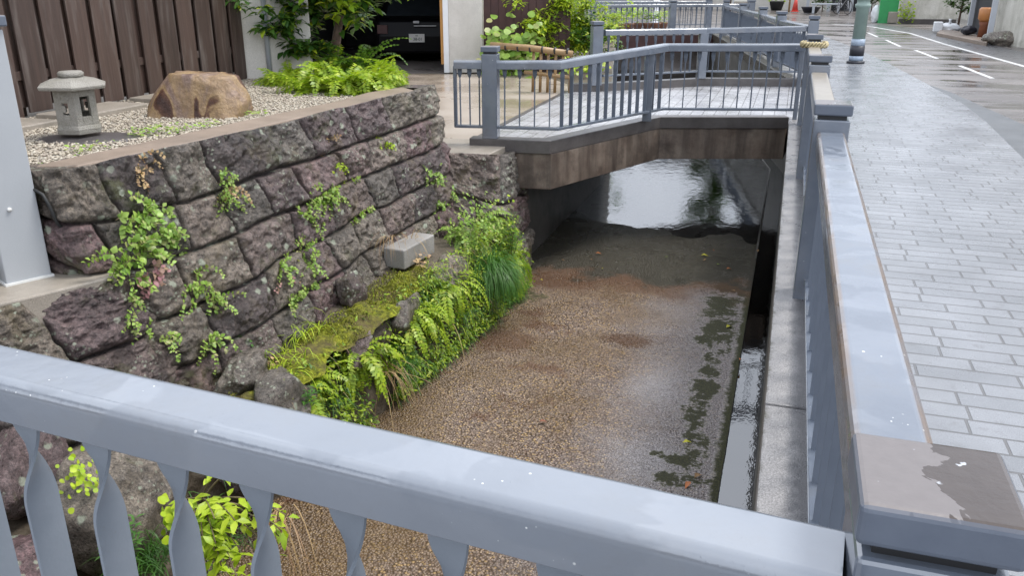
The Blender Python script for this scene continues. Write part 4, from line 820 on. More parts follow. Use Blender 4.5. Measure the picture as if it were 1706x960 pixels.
# garland tied round the bridge corner post
gl = empty('woven_garland', (.213, 10.25, .80), 'cream and yellow woven cord garland tied around the post where bridge and walk meet', 'garland')
b = MB(); 
for k in range(3):
    pts = []
    for i in range(49):
        a = i/48*2*math.pi; r_ = .128*(1/max(abs(math.cos(a)), abs(math.sin(a))))**.5; ph = a*9+k*2.1; pts.append((.213+math.cos(a)*(r_+.014*math.cos(ph)), 10.25+math.sin(a)*(r_+.014*math.cos(ph)), .89+.026*math.sin(ph)))
    b.tube(pts, .013, 6)
b.build('braid', 'cord', gl)
b = MB(); b.tube([(.26, 10.13, .88), (.29, 10.1, .80), (.285, 10.1, .70), (.30, 10.1, .66)], .012, 6); b.tube([(.24, 10.13, .88), (.25, 10.11, .78), (.235, 10.1, .73)], .012, 6); b.build('tassel', 'cord', gl)

# second footbridge and its railings
A_, B_ = np.array([-1.35, 28.7]), np.array([-5.9, 26.2]); dq = nrmz(np.r_[B_-A_, 0])[:2]; nq = np.array([dq[1], -dq[0]])
if nq[1] < 0: nq = -nq
b2 = empty('footbridge', (-3.6, 29, -.5), 'farthest brown edged footbridge beyond the potted plants', 'bridge')
b = MB(); b.prism([tuple(A_), tuple(B_), tuple(B_+nq*3.6), tuple(A_+nq*3.6)], -.55, -.03); b.build('edge_beam', 'maroon', b2, .01)
b = MB(); b.prism([tuple(A_-dq*.6), tuple(B_+dq*.4), tuple(B_+nq*3.6+dq*.4), tuple(A_+nq*3.6-dq*.6)], -.03, .01); b.build('deck', 'pavers_deck', b2)
f4 = empty('bridge_railing', (-3.6, 27.6, 0), 'grey railing on the near edge of the farthest footbridge', 'railing')
pa, pb = A_+nq*.12, B_+nq*.12; pm = (pa+pb)/2
railing(f4, [tuple(pa), tuple(pm), tuple(pb)], (.88,)*3, (0,)*3, .17)
for p in (pa, pm, pb): big_post(f4, *p, 0, 1.0, .2, R(29))
f5 = empty('bridge_railing', (-3.6, 31, 0), 'grey railing behind the white notice board on the farthest footbridge', 'railing')
pa, pb = A_+nq*3.4, B_+nq*3.4; railing(f5, [tuple(pa), tuple(pb)], (.9,)*2, (0,)*2, .17)
for p in (pa, pb): big_post(f5, *p, 0, 1.0, .2, R(29))
# notice board
nbp = P(1233, 52, 0); nb = empty('notice_board', (nbp.x, nbp.y, 0), 'white notice board on two legs beside the farthest bridge railing', 'sign')
b = MB(); b.box((nbp.x, nbp.y, 1.15), (.62, .03, .62), R(5)); b.build('panel', 'board', nb, .006)
for s_ in (-1, 1): b = MB(); b.box((nbp.x+s_*.29, nbp.y+s_*.03, .75), (.035, .035, 1.5), R(5)); b.build('leg', 'pipe_grey', nb)
b = MB(); b.box((nbp.x, nbp.y-.02, .88), (.56, .006, .1), R(5)); b.build('tan_strip', 'slab', nb)
for k in range(4): b = MB(); b.box((nbp.x, nbp.y-.02, 1.38-.1*k), (.44, .006, .018), R(5)); b.build('printed_line', 'ink', nb)

# ================================================================ PLANTS
rr = random.Random(21)
def rv(a, b_): return rr.uniform(a, b_)
def fern(mb, loc, n=14, L_=.36, out=(1, 0, 0), up=.9, spread=1.0, W=.10, droop=1.0):
    loc = np.array(loc, float)
    for k in range(n):
        a = rv(-math.pi, math.pi)*spread; d = nrmz(np.array(out)); base = math.atan2(d[1], d[0]); d = nrmz([math.cos(base+a), math.sin(base+a), up*rv(.15, 1.7)])
        l_ = L_*rv(.4, 1.2); seg = 17; p = loc+np.array([rv(-.07, .07), rv(-.11, .11), rv(-.05, .03)]); q = d.copy(); w_ = W*rv(.6, 1.15); dr = droop*rv(.4, 1.5); sw_ = rv(-.06, .06); roll = rv(-.5, .5); path = [p]
        for i in range(seg):
            side = nrmz(np.cross(q, [0, 0, 1])+1e-6); q = nrmz(q+np.array([0, 0, -.12*dr*(1+i*.05)])+side*sw_); p2 = p+q*l_/seg; f = (i+1)/seg; wd = w_*math.sin(math.pi*min(1, .12+f*.88))**.7*(1.05-f*.35)
            up_ = nrmz(np.cross(side, q)); sd_ = side*math.cos(roll)+up_*math.sin(roll)
            for s_ in (-1, 1):
                dd = nrmz(sd_*s_+q*rv(.25, .6)+np.array([0, 0, rv(-.3, .1)])); mb.pin(p2, dd, np.cross(sd_*s_, q)*s_+1e-4, wd*rv(.75, 1.15), l_/seg*rv(.8, 1.2))
            p = p2; path.append(p)
        mb.tube(path[::4], .0016, 3, False)
    return mb
def weed(mb, loc, n, sp=(.1, .1, .12), size=(.02, .035), hang=.3, out=(1, 0, 0)):
    """small rounded leaves in a loose cloud on thin runners"""
    loc = np.array(loc, float); out = np.array(out)
    for k in range(n):
        p = loc+np.array([rv(-1, 1)*sp[0], rr.gauss(0, .55)*sp[1], rr.gauss(0, .55)*sp[2]])+out*rv(0, .07); s = rv(*size)
        d = nrmz(out*rv(.3, 1)+np.array([rv(-.6, .6), rv(-1, 1), rv(-1, .6)])); nrm = nrmz(out+np.array([rv(-.5, .5), rv(-.5, .5), rv(.2, 1.3)]))
        side = nrmz(np.cross(d, nrm)); fw = nrmz(np.cross(nrm, side)); c = p
        ring = [c+s*.5*(math.cos(t)*fw*1.05+math.sin(t)*side)*(1-.12*(t > 2.9 and t < 3.4)) for t in np.linspace(0, 2*math.pi, 8, endpoint=False)]
        ring = [v+nrm*s*.08*math.cos(2*i*2*math.pi/8) for i, v in enumerate(ring)]
        mb.add(ring, [tuple(range(8))], True)
    return mb
def upright(mb, loc, h_, n=3, leaf=(.05, .014), out=(.3, 0, 1), mbs=None, ww=.02):
    loc = np.array(loc, float)
    for k in range(n):
        d = nrmz(np.array(out)+np.array([rv(-.4, .4), rv(-.4, .4), 0])); p = loc+np.array([rv(-.04, .04), rv(-.04, .04), 0]); l_ = h_*rv(.6, 1.1); m_ = int(l_/ww)
        if mbs is not None: mbs.tube([p, p+d*l_*.5+np.array([.01, 0, 0]), p+d*l_], [.003, .0025, .0015], 4)
        for i in range(m_):
            f = .15+.85*i/m_; a = i*2.4+k; q = p+d*l_*f; dd = nrmz(np.array([math.cos(a), math.sin(a), .35])); mb.leaf(q, dd, [0, 0, 1], leaf[0]*rv(.7, 1.2), leaf[1]*rv(.8, 1.2), .3)
    return mb
def tuft(mb, loc, n, L_=.3, W=.005, out=(0, 0, 1), sp=.9, droop=1.2, r_=.04):
    loc = np.array(loc, float)
    for k in range(n):
        d = nrmz(np.array(out)+np.array([rr.gauss(0, .5), rr.gauss(0, .5), rv(0, .6)])*sp); mb.blade(loc+np.array([rv(-r_, r_), rv(-r_, r_), 0]), d, L_*rv(.6, 1.15), W*rv(.7, 1.3), droop, 6)
    return mb
def finish(mb, name, mat, lab, cat, group=None): return tag(mb.build(name, mat), lab, cat, group)
def wx(y, z):   # x of the masonry face
    t = (z+.85)/1.43; yt = np.interp(y, [3.3, 3.6, 4.6, 5.7, 6.8, 7.5], [-3.74, -3.66, -3.53, -3.43, -3.33, -3.25]); yb = np.interp(y, [3.3, 4.7, 5.8, 6.8, 7.4], [-3.16, -3.09, -3.08, -2.98, -2.95]); return float(yb+(yt-yb)*t)
def onwall(px, py):     # survey pixel -> point on the masonry face
    lo, hi = -.9, .65
    for _ in range(40):
        m_ = (lo+hi)/2; q = P(px, py, m_)
        if q.x < wx(q.y, m_): lo = m_
        else: hi = m_
    q = P(px, py, (lo+hi)/2); return np.array([q.x+.045, q.y, q.z])
def plan(px, py, z): q = P(px, py, z); return np.array([q.x, q.y, q.z])

# weeds growing out of the wall joints
def wall_weed(pts, lab, mat='weed_leaf', size=(.022, .038), extra=None):
    root = empty('wall_weed', onwall(*pts[0][:2]), lab, 'weed'); b = MB(); st = MB()
    def runners(bb, px, py, n, sy, sz):
        p0 = onwall(px, py); left = int(n*6)
        while left > 0:
            p = p0+np.array([-.03, rr.gauss(0, .5)*sy, rr.gauss(0, .4)*sz+.02]); q = nrmz([rv(.1, .7), rv(-1, 1)*1.2, rv(-.4, .8)]); m_ = rr.randint(5, 9); path = [p]
            for k in range(m_):
                q = nrmz(q+np.array([rv(-.25, .05), rv(-.35, .35), -.22+rv(-.2, .2)])); p = p+q*rv(.016, .028); path.append(p)
                for s_ in (-1, 1, 0)[:rr.choice((1, 2, 2, 3))]:
                    side = nrmz(np.cross(q, [1, 0, .2])+1e-5)*s_; sz_ = rv(*size)*1.05*(1-.35*k/m_); bb.leaf(p, nrmz(side*1.1+q*.4+np.array([rv(.0, .9), 0, rv(-.3, .5)])), nrmz([rv(.2, 1), rv(-.4, .4), rv(.3, 1)]), sz_*rv(.9, 1.25), sz_*rv(.75, 1.0), rv(.0, .5), rv(0, .2)); left -= 1
            st.tube(path, [.0026]*3+[.0016]*(len(path)-3), 4)
    for px, py, n, sy, sz in pts: runners(b, px, py, n, sy*1.75, sz*1.6)
    b.build('foliage', mat, root)
    if extra:
        b = MB()
        for px, py, n, sy, sz, m_ in extra: runners(b, px, py, int(n*.7), sy, sz)
        b.build('foliage', extra[0][5], root)
    tag(st.build('stems', 'stem', root), kind='stuff')
    return root
wall_weed([(235, 370, 38, .09, .06), (225, 430, 34, .09, .08), (268, 400, 24, .05, .06)], 'round leaved weed with pink lower leaves hanging on the left of the wall', size=(.028, .048), extra=[(245, 462, 14, .05, .04, 'pink_leaf')])
wall_weed([(540, 335, 90, .13, .06), (520, 355, 60, .14, .05), (600, 365, 22, .08, .04), (505, 395, 30, .04, .09), (553, 310, 14, .03, .04)], 'large pale green weed cascading down the middle of the wall', size=(.022, .036))
wall_weed([(505, 440, 44, .07, .08), (500, 478, 34, .06, .05), (470, 455, 20, .05, .05), (488, 505, 18, .04, .04)], 'light green weed with rosy leaves at the foot of the wall above the ledge rock', size=(.022, .036), extra=[(462, 468, 12, .04, .05, 'pink_leaf')])
wall_weed([(562, 270, 12, .02, .05), (556, 285, 7, .02, .03)], 'thin yellow weed trailing from an upper joint of the wall', 'lime_leaf', (.018, .03))
wall_weed([(634, 245, 22, .05, .025)], 'small yellow green tuft high on the wall near its far corner', 'lime_leaf', (.02, .032))
wall_weed([(545, 242, 9, .03, .02)], 'tiny ochre weed above the trailing yellow one on the wall', 'dry_leaf', (.02, .03))
wall_weed([(365, 308, 20, .05, .04), (378, 335, 22, .05, .05)], 'pale weed with cream leaves between the upper stones left of centre', 'weed_leaf', (.018, .032), extra=[(372, 322, 12, .05, .04, 'dry_leaf')])
wall_weed([(232, 285, 22, .09, .04)], 'dry tan weed on the uppermost stones above the round leaved one', 'dry_leaf', (.018, .03))
wall_weed([(315, 490, 16, .04, .06), (350, 505, 16, .03, .05), (345, 575, 18, .04, .04), (322, 460, 8, .03, .03)], 'scraggly weed in the lowest joints left of the ledge', size=(.02, .032))
wall_weed([(267, 572, 10, .02, .03)], 'tiny green weed low on the wall just above the near handrail', size=(.02, .03))
wall_weed([(215, 535, 16, .04, .04), (215, 510, 8, .04, .03)], 'small weed on the wall step right of the tall post', size=(.018, .03))
wall_weed([(720, 295, 34, .06, .05), (745, 318, 26, .06, .04), (772, 330, 18, .03, .05), (722, 350, 14, .02, .08), (700, 290, 10, .05, .03)], 'leafy weed on the corner where the wall meets the bridge abutment', size=(.024, .038))
# fern on the abutment
b = MB(); fern(b, plan(795, 285, -.30), 8, .30, (1, -.7, 0), .25, .5, .09, 1.1); finish(b, 'fern', 'fern_leaf', 'small bright fern under the bridge railing end, on the abutment', 'fern')
b = MB(); st = MB(); rt = empty('tall_weed', plan(855, 420, -.9), 'tall dark green feathery weed standing beside the bridge opening', 'weed'); upright(b, plan(850, 425, -.95), .42, 4, (.07, .010), (.05, -.1, 1), st, .007); b.build('foliage', 'grass_green', rt); st.build('stems', 'stem', rt)
# ferns and weeds along the bed edge, near to far
bx = lambda y: float(np.interp(y, [2, 3, 4, 5, 6, 7, 7.6], [-2.80, -2.78, -2.76, -2.68, -2.58, -2.49, -2.46]))
FERNS = [  # px,py,z, fronds, length, label
    (500, 640, -.95, 30, .40, 'yellow green fern just above the near handrail, nearest on the bank'),
    (590, 590, -.98, 38, .44, 'bright fern left of the long straw over the bed'),
    (680, 525, -.96, 44, .46, 'big light fern halfway along the bed edge'),
    (640, 560, -1.08, 26, .38, 'deeper green fern low between two bright ferns'),
    (740, 475, -.9, 36, .44, 'upright bright fern beside the dark green grass tuft'),
    (780, 410, -.82, 22, .42, 'fern right of the cut block with yellowish fronds'),
    (745, 440, -.9, 24, .38, 'fern in front of the cut block at the lip of the ledge'),
    (840, 440, -1.1, 30, .38, 'fern below the tall feathery weed near the bridge opening')]
for i, (px, py, z, n, l_, lab) in enumerate(FERNS):
    b = MB(); fern(b, plan(px, py, z+.0), int(n*2.2), l_*.98, (1, -.3, 0), .75, .85, .065, 1.2); weed(b, plan(px, py, z-.1), 60, (.10, .18, .12), (.02, .04)); finish(b, 'fern', 'fern_deep' if i == 3 else 'fern_leaf', lab, 'fern', 'ferns along the channel bank')
b = MB(); fern(b, plan(815, 360, -.62), 14, .3, (1, -.5, 0), .5, .7, .08, 1.1); weed(b, plan(790, 370, -.55), 330, (.20, .24, .20), (.022, .04)); fern(b, plan(770, 390, -.68), 26, .34, (1, -.4, 0), .9, .9, .06, 1.1); finish(b, 'leafy_weed', 'weed_leaf', 'light leafy weed in front of the abutment under the bridge end', 'weed')
b = MB(); weed(b, plan(835, 400, -.85), 300, (.13, .20, .24), (.022, .04)); fern(b, plan(835, 410, -.9), 10, .28, (1, -.4, 0), .3, .7, .08, 1.2); finish(b, 'leafy_weed', 'fern_leaf', 'yellow green weed hanging right of the cut block at the bridge foot', 'weed')
b = MB(); tuft(b, plan(815, 450, -.98), 900, .50, .007, (.5, -.35, .5), 1.0, 1.7, .09); finish(b, 'grass_tuft', 'grass_green', 'dense dark green grass tuft arching over the bed edge', 'grass tuft')
b = MB(); tuft(b, plan(715, 490, -.92), 60, .26, .008, (.3, -.2, .8), .8, .9, .05); finish(b, 'grass_tuft', 'grass_green', 'short green blades between the rock and the upright fern', 'grass tuft')
b = MB(); tuft(b, plan(760, 520, -1.15), 90, .24, .006, (.5, -.2, .5), 1, 1.4, .10); finish(b, 'grass_tuft', 'grass_green', 'thin grass below the upright bright fern', 'grass tuft')
b = MB(); tuft(b, plan(670, 610, -1.2), 90, .26, .006, (.5, -.2, .3), 1, 1.4, .14); finish(b, 'grass_tuft', 'grass_green', 'grass hanging under the big light fern', 'grass tuft')
b = MB(); tuft(b, plan(540, 660, -1.15), 120, .22, .006, (.5, -.2, .5), 1, 1.3, .14); finish(b, 'grass_tuft', 'grass_green', 'fresh grass at the bank bottom touching the near handrail edge', 'grass tuft')
b = MB(); tuft(b, plan(505, 560, -.80), 60, .34, .008, (.2, -.2, .6), 1.1, 1.4, .13); tuft(b, plan(480, 600, -.80), 50, .28, .007, (.2, -.3, .6), 1.2, 1.4, .14); finish(b, 'sedge', 'lime_leaf', 'pale long bladed sedge spreading over the moss', 'grass tuft')
b = MB(); tuft(b, plan(560, 500, -.80), 16, .36, .006, (.5, .1, .5), .8, 1.2, .03); finish(b, 'sedge', 'lime_leaf', 'few long blades lying across the moss near the grey rock', 'grass tuft')
b = MB(); upright(b, plan(400, 590, -.78), .22, 9, (.05, .012), (.1, -.1, 1), None, .012); weed(b, plan(405, 570, -.7), 40, (.07, .1, .06), (.02, .03)); finish(b, 'leafy_weed', 'grass_green', 'green leafy weed between wall foot and moss, left of the sedge', 'weed')
b = MB(); weed(b, plan(430, 610, -.8), 60, (.14, .16, .03), (.02, .035), out=(.1, 0, .8)); finish(b, 'dead_leaves', 'dry_leaf', 'dry beige dead leaves at the left end of the moss', 'dead leaves', None)
b = MB(); upright(b, plan(500, 680, -1.0), .16, 8, (.06, .013), (.2, -.2, 1), None, .012); upright(b, plan(460, 655, -.9), .12, 6, (.05, .012), (.2, -.2, 1), None, .012); finish(b, 'leafy_weed', 'grass_green', 'small pointed weeds beside the dark rock above the near handrail', 'weed')
b = MB(); tuft(b, plan(680, 415, -.62), 60, .34, .005, (.3, -.3, .5), 1.1, 1.5, .05); finish(b, 'dry_grass', 'dry_leaf', 'reddish dry grass wisp behind the cut block', 'dry grass')
b = MB(); tuft(b, plan(650, 395, -.45), 14, .4, .005, (.2, -.9, .6), .6, 1.3, .03); finish(b, 'dry_grass', 'dry_leaf', 'long dry stalks leaning on the wall left of the cut block', 'dry grass')
b = MB(); tuft(b, plan(640, 610, -1.15), 26, .5, .004, (.9, -.5, .1), .6, 1.1, .10); b.blade(plan(635, 620, -1.1), [1, -.1, .25], .75, .006, .5, 8); b.blade(plan(640, 640, -1.2), [.6, -.9, .1], .6, .005, .6, 8); b.blade(plan(755, 540, -1.1), [.6, -.9, .1], .8, .004, .8, 8); finish(b, 'dry_grass', 'dry_leaf', 'straw coloured dry stalks hanging out over the bed', 'dry grass')
b = MB(); tuft(b, plan(470, 850, -.95), 18, .6, .005, (.5, -.6, .1), .6, 1.3, .08); finish(b, 'dry_grass', 'dry_leaf', 'dry stalks drooping behind the near balusters', 'dry grass')
b = MB(); weed(b, plan(600, 445, -.72), 40, (.1, .1, .05), (.02, .034)); tuft(b, plan(655, 440, -.7), 20, .18, .006, (.1, -.4, .6), 1, 1, .05); finish(b, 'leafy_weed', 'weed_leaf', 'small weed left of the cut block at the wall foot', 'weed')
b = MB(); weed(b, plan(700, 440, -.68), 30, (.07, .12, .03), (.02, .035), out=(.1, 0, .8)); finish(b, 'dead_leaves', 'dry_leaf', 'russet dead leaves around the cut block', 'dead leaves')
# mixed ground cover that nobody could count, along the lip and face of the bank and on the ledge
def cover(name, mat, n, yr, u, L_, W, kind, lab, dens=None):
    b = MB()
    for k in range(n):
        y = rv(*yr); t = rr.gauss(*u); xo = bx(y)+.02; x = xo-.42*(1-t) if t < 1 else xo+.03; z = ledgez(y) if t < .75 else ledgez(y)-(t-.75)*1.7
        z = max(z, -1.44); p = np.array([x+rv(-.03, .03), y, z]); d = nrmz([rv(.0, 1), rv(-.8, .5), rv(.1, 1)])
        if float(vnoise(np.array([[x*3, y*2.2, 3.0]]), 71)[0]) < (dens if dens is not None else -.4): continue
        if kind == 'blade': b.blade(p, d, L_*rv(.5, 1.2), W*rv(.6, 1.3), rv(.5, 1.9), 5)
        else: b.leaf(p+d*rv(0, .10), nrmz([rv(-.2, 1), rv(-1, 1), rv(-.5, .5)]), [.5, 0, 1], L_*rv(.5, 1.2), W*rv(.6, 1.3), .3)
    tag(b.build(name, mat), lab, 'ground cover', kind='stuff')
cover('grass_cover', 'grass_green', 1700, (3.6, 7.7), (1.0, .22), .17, .006, 'blade', 'thin green grass growing through the ferns along the bank', -.15)
cover('pale_grass_cover', 'lime_leaf', 900, (3.6, 7.7), (.9, .25), .17, .006, 'blade', 'pale grass blades mixed among ferns and moss on the bank', -.1)
cover('small_leaf_cover', 'fern_leaf', 5200, (3.6, 7.9), (1.06, .2), .045, .018, 'leaf', 'small leaved weeds filling the gaps between the ferns', -.1)
cover('dry_stalk_cover', 'dry_leaf', 420, (3.6, 7.6), (.95, .3), .20, .004, 'blade', 'dry brown stalks scattered along the bank', -.1)
cover('dark_leaf_cover', 'fern_deep', 1100, (3.6, 7.9), (1.15, .2), .05, .018, 'leaf', 'dark low weeds on the steep face of the bank above the bed', -.3)
cover('grass_cover', 'grass_green', 700, (1.2, 3.6), (.95, .25), .16, .006, 'blade', 'green grass on the bank among the near boulders', .0)
# large leaved shrub seen through the balusters
def twig_shrub(loc, n, name, mat, lab, L_=.075, out=(.7, -.4, .2)):
    rt = empty(name, loc, lab, 'shrub'); b, st = MB(), MB()
    for k in range(n):
        d = nrmz(np.array(out)+np.array([rv(-.7, .7), rv(-.7, .7), rv(-.2, .9)])); p = np.array(loc, float); q = d.copy(); l_ = rv(.25, .5); pts = [p]
        for i in range(9):
            q = nrmz(q+np.array([0, 0, -.14])); p = p+q*l_/9; pts.append(p)
            for s_ in (-1, 1):
                if rr.random() < .3 or i < 2: continue
                side = nrmz(np.cross(q, [0, 0, 1])+1e-5)*s_; b.leaf(p, nrmz(side+q*rv(.1, 1)+np.array([rv(-.4, .4), rv(-.4, .4), rv(-.6, .4)])), [rv(-.5, .5), rv(-.5, .5), 1], L_*rv(.7, 1.15), L_*.42, .25)
        st.tube(pts, [.005]*5+[.003]*5, 5)
    b.build('foliage', mat, rt); st.build('stems', 'stem', rt); return rt
twig_shrub(plan(335, 840, -.8), 26, 'leafy_shrub', 'lime_leaf', 'lime green large leaved shrub seen between the near balusters', .08)
b = MB(); upright(b, plan(205, 930, -.9), .2, 10, (.055, .014), (.2, -.2, 1), None, .012); finish(b, 'leafy_weed', 'grass_green', 'fresh green weed at the bottom between second and third baluster', 'weed')
b = MB(); tuft(b, plan(255, 930, -1.0), 140, .25, .006, (.2, -.3, .8), 1, 1.1, .1); fern(b, plan(245, 925, -1.0), 14, .24, (1, -.3, 0), .5, 1, .06); finish(b, 'grass_tuft', 'grass_green', 'feathery green grass at the frame bottom behind the third baluster', 'grass tuft')
b = MB(); weed(b, plan(125, 790, -.55), 60, (.05, .08, .12), (.018, .03)); finish(b, 'leafy_weed', 'lime_leaf', 'small yellow stonecrop weed on the stones behind the second baluster', 'weed')
b = MB(); weed(b, plan(275, 860, -.75), 26, (.05, .07, .08), (.03, .05)); finish(b, 'leafy_weed', 'lime_leaf', 'yellow green leaves left of the large leaved shrub', 'weed')
# garden: small clover patches, shrub tree with ferns
for (px, py, n, lab) in ((150, 248, 30, 'clover patch in front of the stone lantern'), (240, 222, 55, 'clover patch in the gravel between lantern and boulder'), (285, 218, 45, 'clover patch in the gravel left of the golden boulder foot'), (345, 208, 30, 'clover patch under the golden boulder'), (420, 190, 24, 'clover patch in the gravel right of the boulder'), (75, 285, 10, 'tiny sprout on the mortar edge beside the tall post')):
    b = MB(); q = plan(px, py, .52); weed(b, q, n, (.10, .14, .012), (.02, .034), out=(.1, 0, .6)); finish(b, 'clover', 'weed_leaf', lab, 'clover', None)
GF = [(470, 140, 14, .30, (.2, -1, 0)), (515, 150, 24, .44, (.4, -1, 0)), (575, 152, 34, .50, (.6, -.8, 0)), (625, 152, 28, .46, (1, -.5, 0)), (600, 125, 28, .62, (1, -.2, 0)), (645, 135, 18, .44, (1, 0, 0)), (555, 125, 20, .54, (0, -1, 0)), (490, 135, 18, .42, (-.5, -1, 0))]
GL = ['small fern leftmost at the tree foot, over the gravel', 'fern second from the left at the tree foot', 'large fern in front of the tree trunk', 'fern arching over the corner stones of the wall', 'fern right behind the trunk towards the driveway', 'fern rightmost at the tree foot, above the driveway', 'fern hugging the trunk of the garden tree', 'fern beside the shrub left of the trunk']
for (px, py, n, l_, o_), lab in zip(GF, GL):
    b = MB(); q = plan(px, py, .52); fern(b, q, int(n*2.6), l_*1.15, o_, 1.7, 1.0, .10, 1.15); finish(b, 'fern', 'fern_leaf' if px not in (600, 480) else 'fern_deep', lab, 'fern', 'ferns round the garden tree')
def tree(name, loc, h_, cr, lab, leafmat, n=900, leaf=(.10, .05), trunk_r=.045, seed=1, bright=None, cz=.68, cat='tree', forks=7, lean=(0, 0), low=0.0, fk=.28):
    q_ = random.Random(seed); rt = empty(name, loc, lab, cat); loc = np.array(loc, float); tr_ = MB(); tips = []
    top = loc+np.array([lean[0], lean[1], h_*cz]); mid = loc+(top-loc)*.35+np.array([q_.uniform(-.06, .06), q_.uniform(-.06, .06), 0])
    tr_.tube([loc, mid, (mid+top)/2+np.array([.05, -.03, 0]), top], [trunk_r, trunk_r*.8, trunk_r*.55, trunk_r*.25], 8)
    for k in range(forks):
        f = fk+(.92-fk)*k/forks; p0 = loc+(top-loc)*f; a = k*2.4+q_.uniform(-.4, .4); l_ = cr*q_.uniform(.7, 1.05); d = np.array([math.cos(a), math.sin(a), q_.uniform(.35, .9)])
        p1 = p0+d*l_*.5+np.array([0, 0, .05]); p2 = p0+d*l_+np.array([0, 0, -.02]); tr_.tube([p0, p1, p2], [trunk_r*.5, trunk_r*.32, trunk_r*.12], 6); tips += [p1, p2, (p1+p2)/2, (p0+p1)/2]
    tr_.build('trunk', 'bark', rt, smooth=True); mbs = [MB(), MB()]; C = loc+np.array([lean[0], lean[1], h_*.66])
    cl = [t+np.array([q_.gauss(0, .12), q_.gauss(0, .12), q_.gauss(0, .10)])*cr*1.3 for t in tips for _ in range(3)]+[C+np.array([q_.gauss(0, .45)*cr, q_.gauss(0, .45)*cr, q_.uniform(-.30+low, .34)*h_]) for _ in range(18)]
    for k in range(n):
        c_ = q_.choice(cl); p = c_+np.array([q_.gauss(0, .11), q_.gauss(0, .11), q_.gauss(0, .08)])*cr
        a = q_.uniform(0, 2*math.pi); d = nrmz([math.cos(a), math.sin(a), q_.uniform(-.5, .4)]); s_ = q_.uniform(.7, 1.2); which = 1 if (bright and bright(p, q_)) else 0
        mbs[which].leaf(p, d, [q_.uniform(-.4, .4), q_.uniform(-.4, .4), 1], leaf[0]*s_, leaf[1]*s_, .25)
    mbs[0].build('crown', leafmat, rt)
    if mbs[1].n: mbs[1].build('crown', 'tree_leaf_bright', rt)
    return rt
tp_ = plan(552, 122, .5)
tree('garden_tree', tp_, 1.75, .95, 'small garden tree with glossy leaves and forked brown trunk above the ferns', 'tree_leaf', 6500, (.15, .07), .065, 5, lambda p, q_: (q_.random() < .75) if (p[1] < tp_[1]-.1 and p[2] > 1.0 and abs(p[0]-tp_[0]-.05) < .65) else q_.random() < .10, .75, lean=(.25, .0), fk=.5, low=-.03)
q = plan(485, 128, .5); tree('garden_shrub', q, 1.25, .46, 'dark glossy shrub against the concrete wall left of the garden tree', 'tree_leaf', 2800, (.13, .06), .03, 8, lambda p, q_: q_.random() < .12, .7, 'shrub')
# shrubs right of the plank screen
q = plan(905, 118, -.1); tree('garden_shrub', q, 1.75, .75, 'bright feathery shrub in front of the maroon plank screen', 'tree_leaf_bright', 5500, (.12, .042), .03, 12, None, .6, 'shrub', low=-.22)
q = plan(950, 112, -.1); tree('garden_shrub', q, 1.7, .7, 'yellow green shrub behind the bamboo rail, nearest the far bridge post', 'tree_leaf_bright', 4500, (.12, .045), .03, 13, None, .6, 'shrub', low=-.22)
q = plan(985, 118, -.1); tree('garden_shrub', q, 1.3, .45, 'dark ivy bush behind the left far post of the footbridge', 'tree_leaf', 900, (.09, .06), .02, 14, lambda p, q_: q_.random() < .2, .7, 'shrub')
b = MB(); q = plan(870, 122, -.1)
weed(b, q+np.array([-.1, -.3, .42]), 380, (.5, .4, .42), (.09, .15), out=(.2, -.8, .3)); finish(b, 'climbing_ivy', 'weed_leaf', 'large leaved green creeper around the bamboo rail end', 'plant')
b = MB(); q = plan(965, 128, -.1); weed(b, q+np.array([.1, 0, .2]), 130, (.4, .4, .16), (.05, .09), out=(.2, -.8, .3)); finish(b, 'creeper', 'tree_leaf_bright', 'low creeper between bamboo rail and far bridge post', 'plant')
# bamboo rail
bf = empty('bamboo_rail', (-3.8, 13, -.1), 'short bamboo fence tied with dark cord left of the footbridge', 'fence')
b = MB(); b.tube([(-4.55, 13.0, .60), (-3.9, 13.0, .57), (-3.22, 13.0, .50)], [.05, .05, .045], 10); b.build('top_pole', 'bamboo', bf)
b = MB(); b.tube([(-4.0, 13.02, .2), (-3.22, 13.02, .14)], .03, 8); b.build('lower_pole', 'bamboo', bf)
for k in range(6): b = MB(); x = -3.86+.12*k; b.tube([(x, 13.02, -.1), (x+.01, 13.02, .52)], .024, 8); b.build('upright_cane', 'bamboo', bf)
for k in range(6): b = MB(); x = -4.3+.2*k; b.tube([(x-.01, 13, .585-.06*(x+4.5)/1.3), (x+.015, 13, .585-.06*(x+4.5)/1.3)], .056, 10); b.build('cord_tie', 'black', bf)
# left bank beyond the footbridge and potted plants
for px, py, hh, lab in ((1020, 70, 1.0, 'leafy bush on the left bank just beyond the footbridge'), (1000, 88, .8, 'low green bush at the left bank beside the far kerb')):
    q = plan(px, py, -.1); tree('bank_bush', q, hh, .4, lab, 'tree_leaf_bright', 500, (.08, .035), .02, px, None, .7, 'bush')
PP = [(1012, 44, .30, 'weed_leaf', 'potted plant with whitish leaves, leftmost of the row', 'potted plant'), (1024, 42, .35, 'fern_leaf', 'potted plant second from the left in the row', ''), (1036, 41, .42, 'lime_leaf', 'potted plant third from the left, tall and lime green', ''), (1048, 40, .62, 'lime_leaf', 'tallest lime potted plant in the middle of the row', ''), (1062, 39, .48, 'lime_leaf', 'bushy lime potted plant right of the tallest one', ''), (1078, 39, .40, 'weed_leaf', 'potted plant with pale flowers right of the lime ones', ''), (1092, 39, .32, 'weed_leaf', 'low pale potted plant, second from the right end of the row', ''), (1104, 38, .32, 'fern_leaf', 'rightmost potted plant of the row', '')]
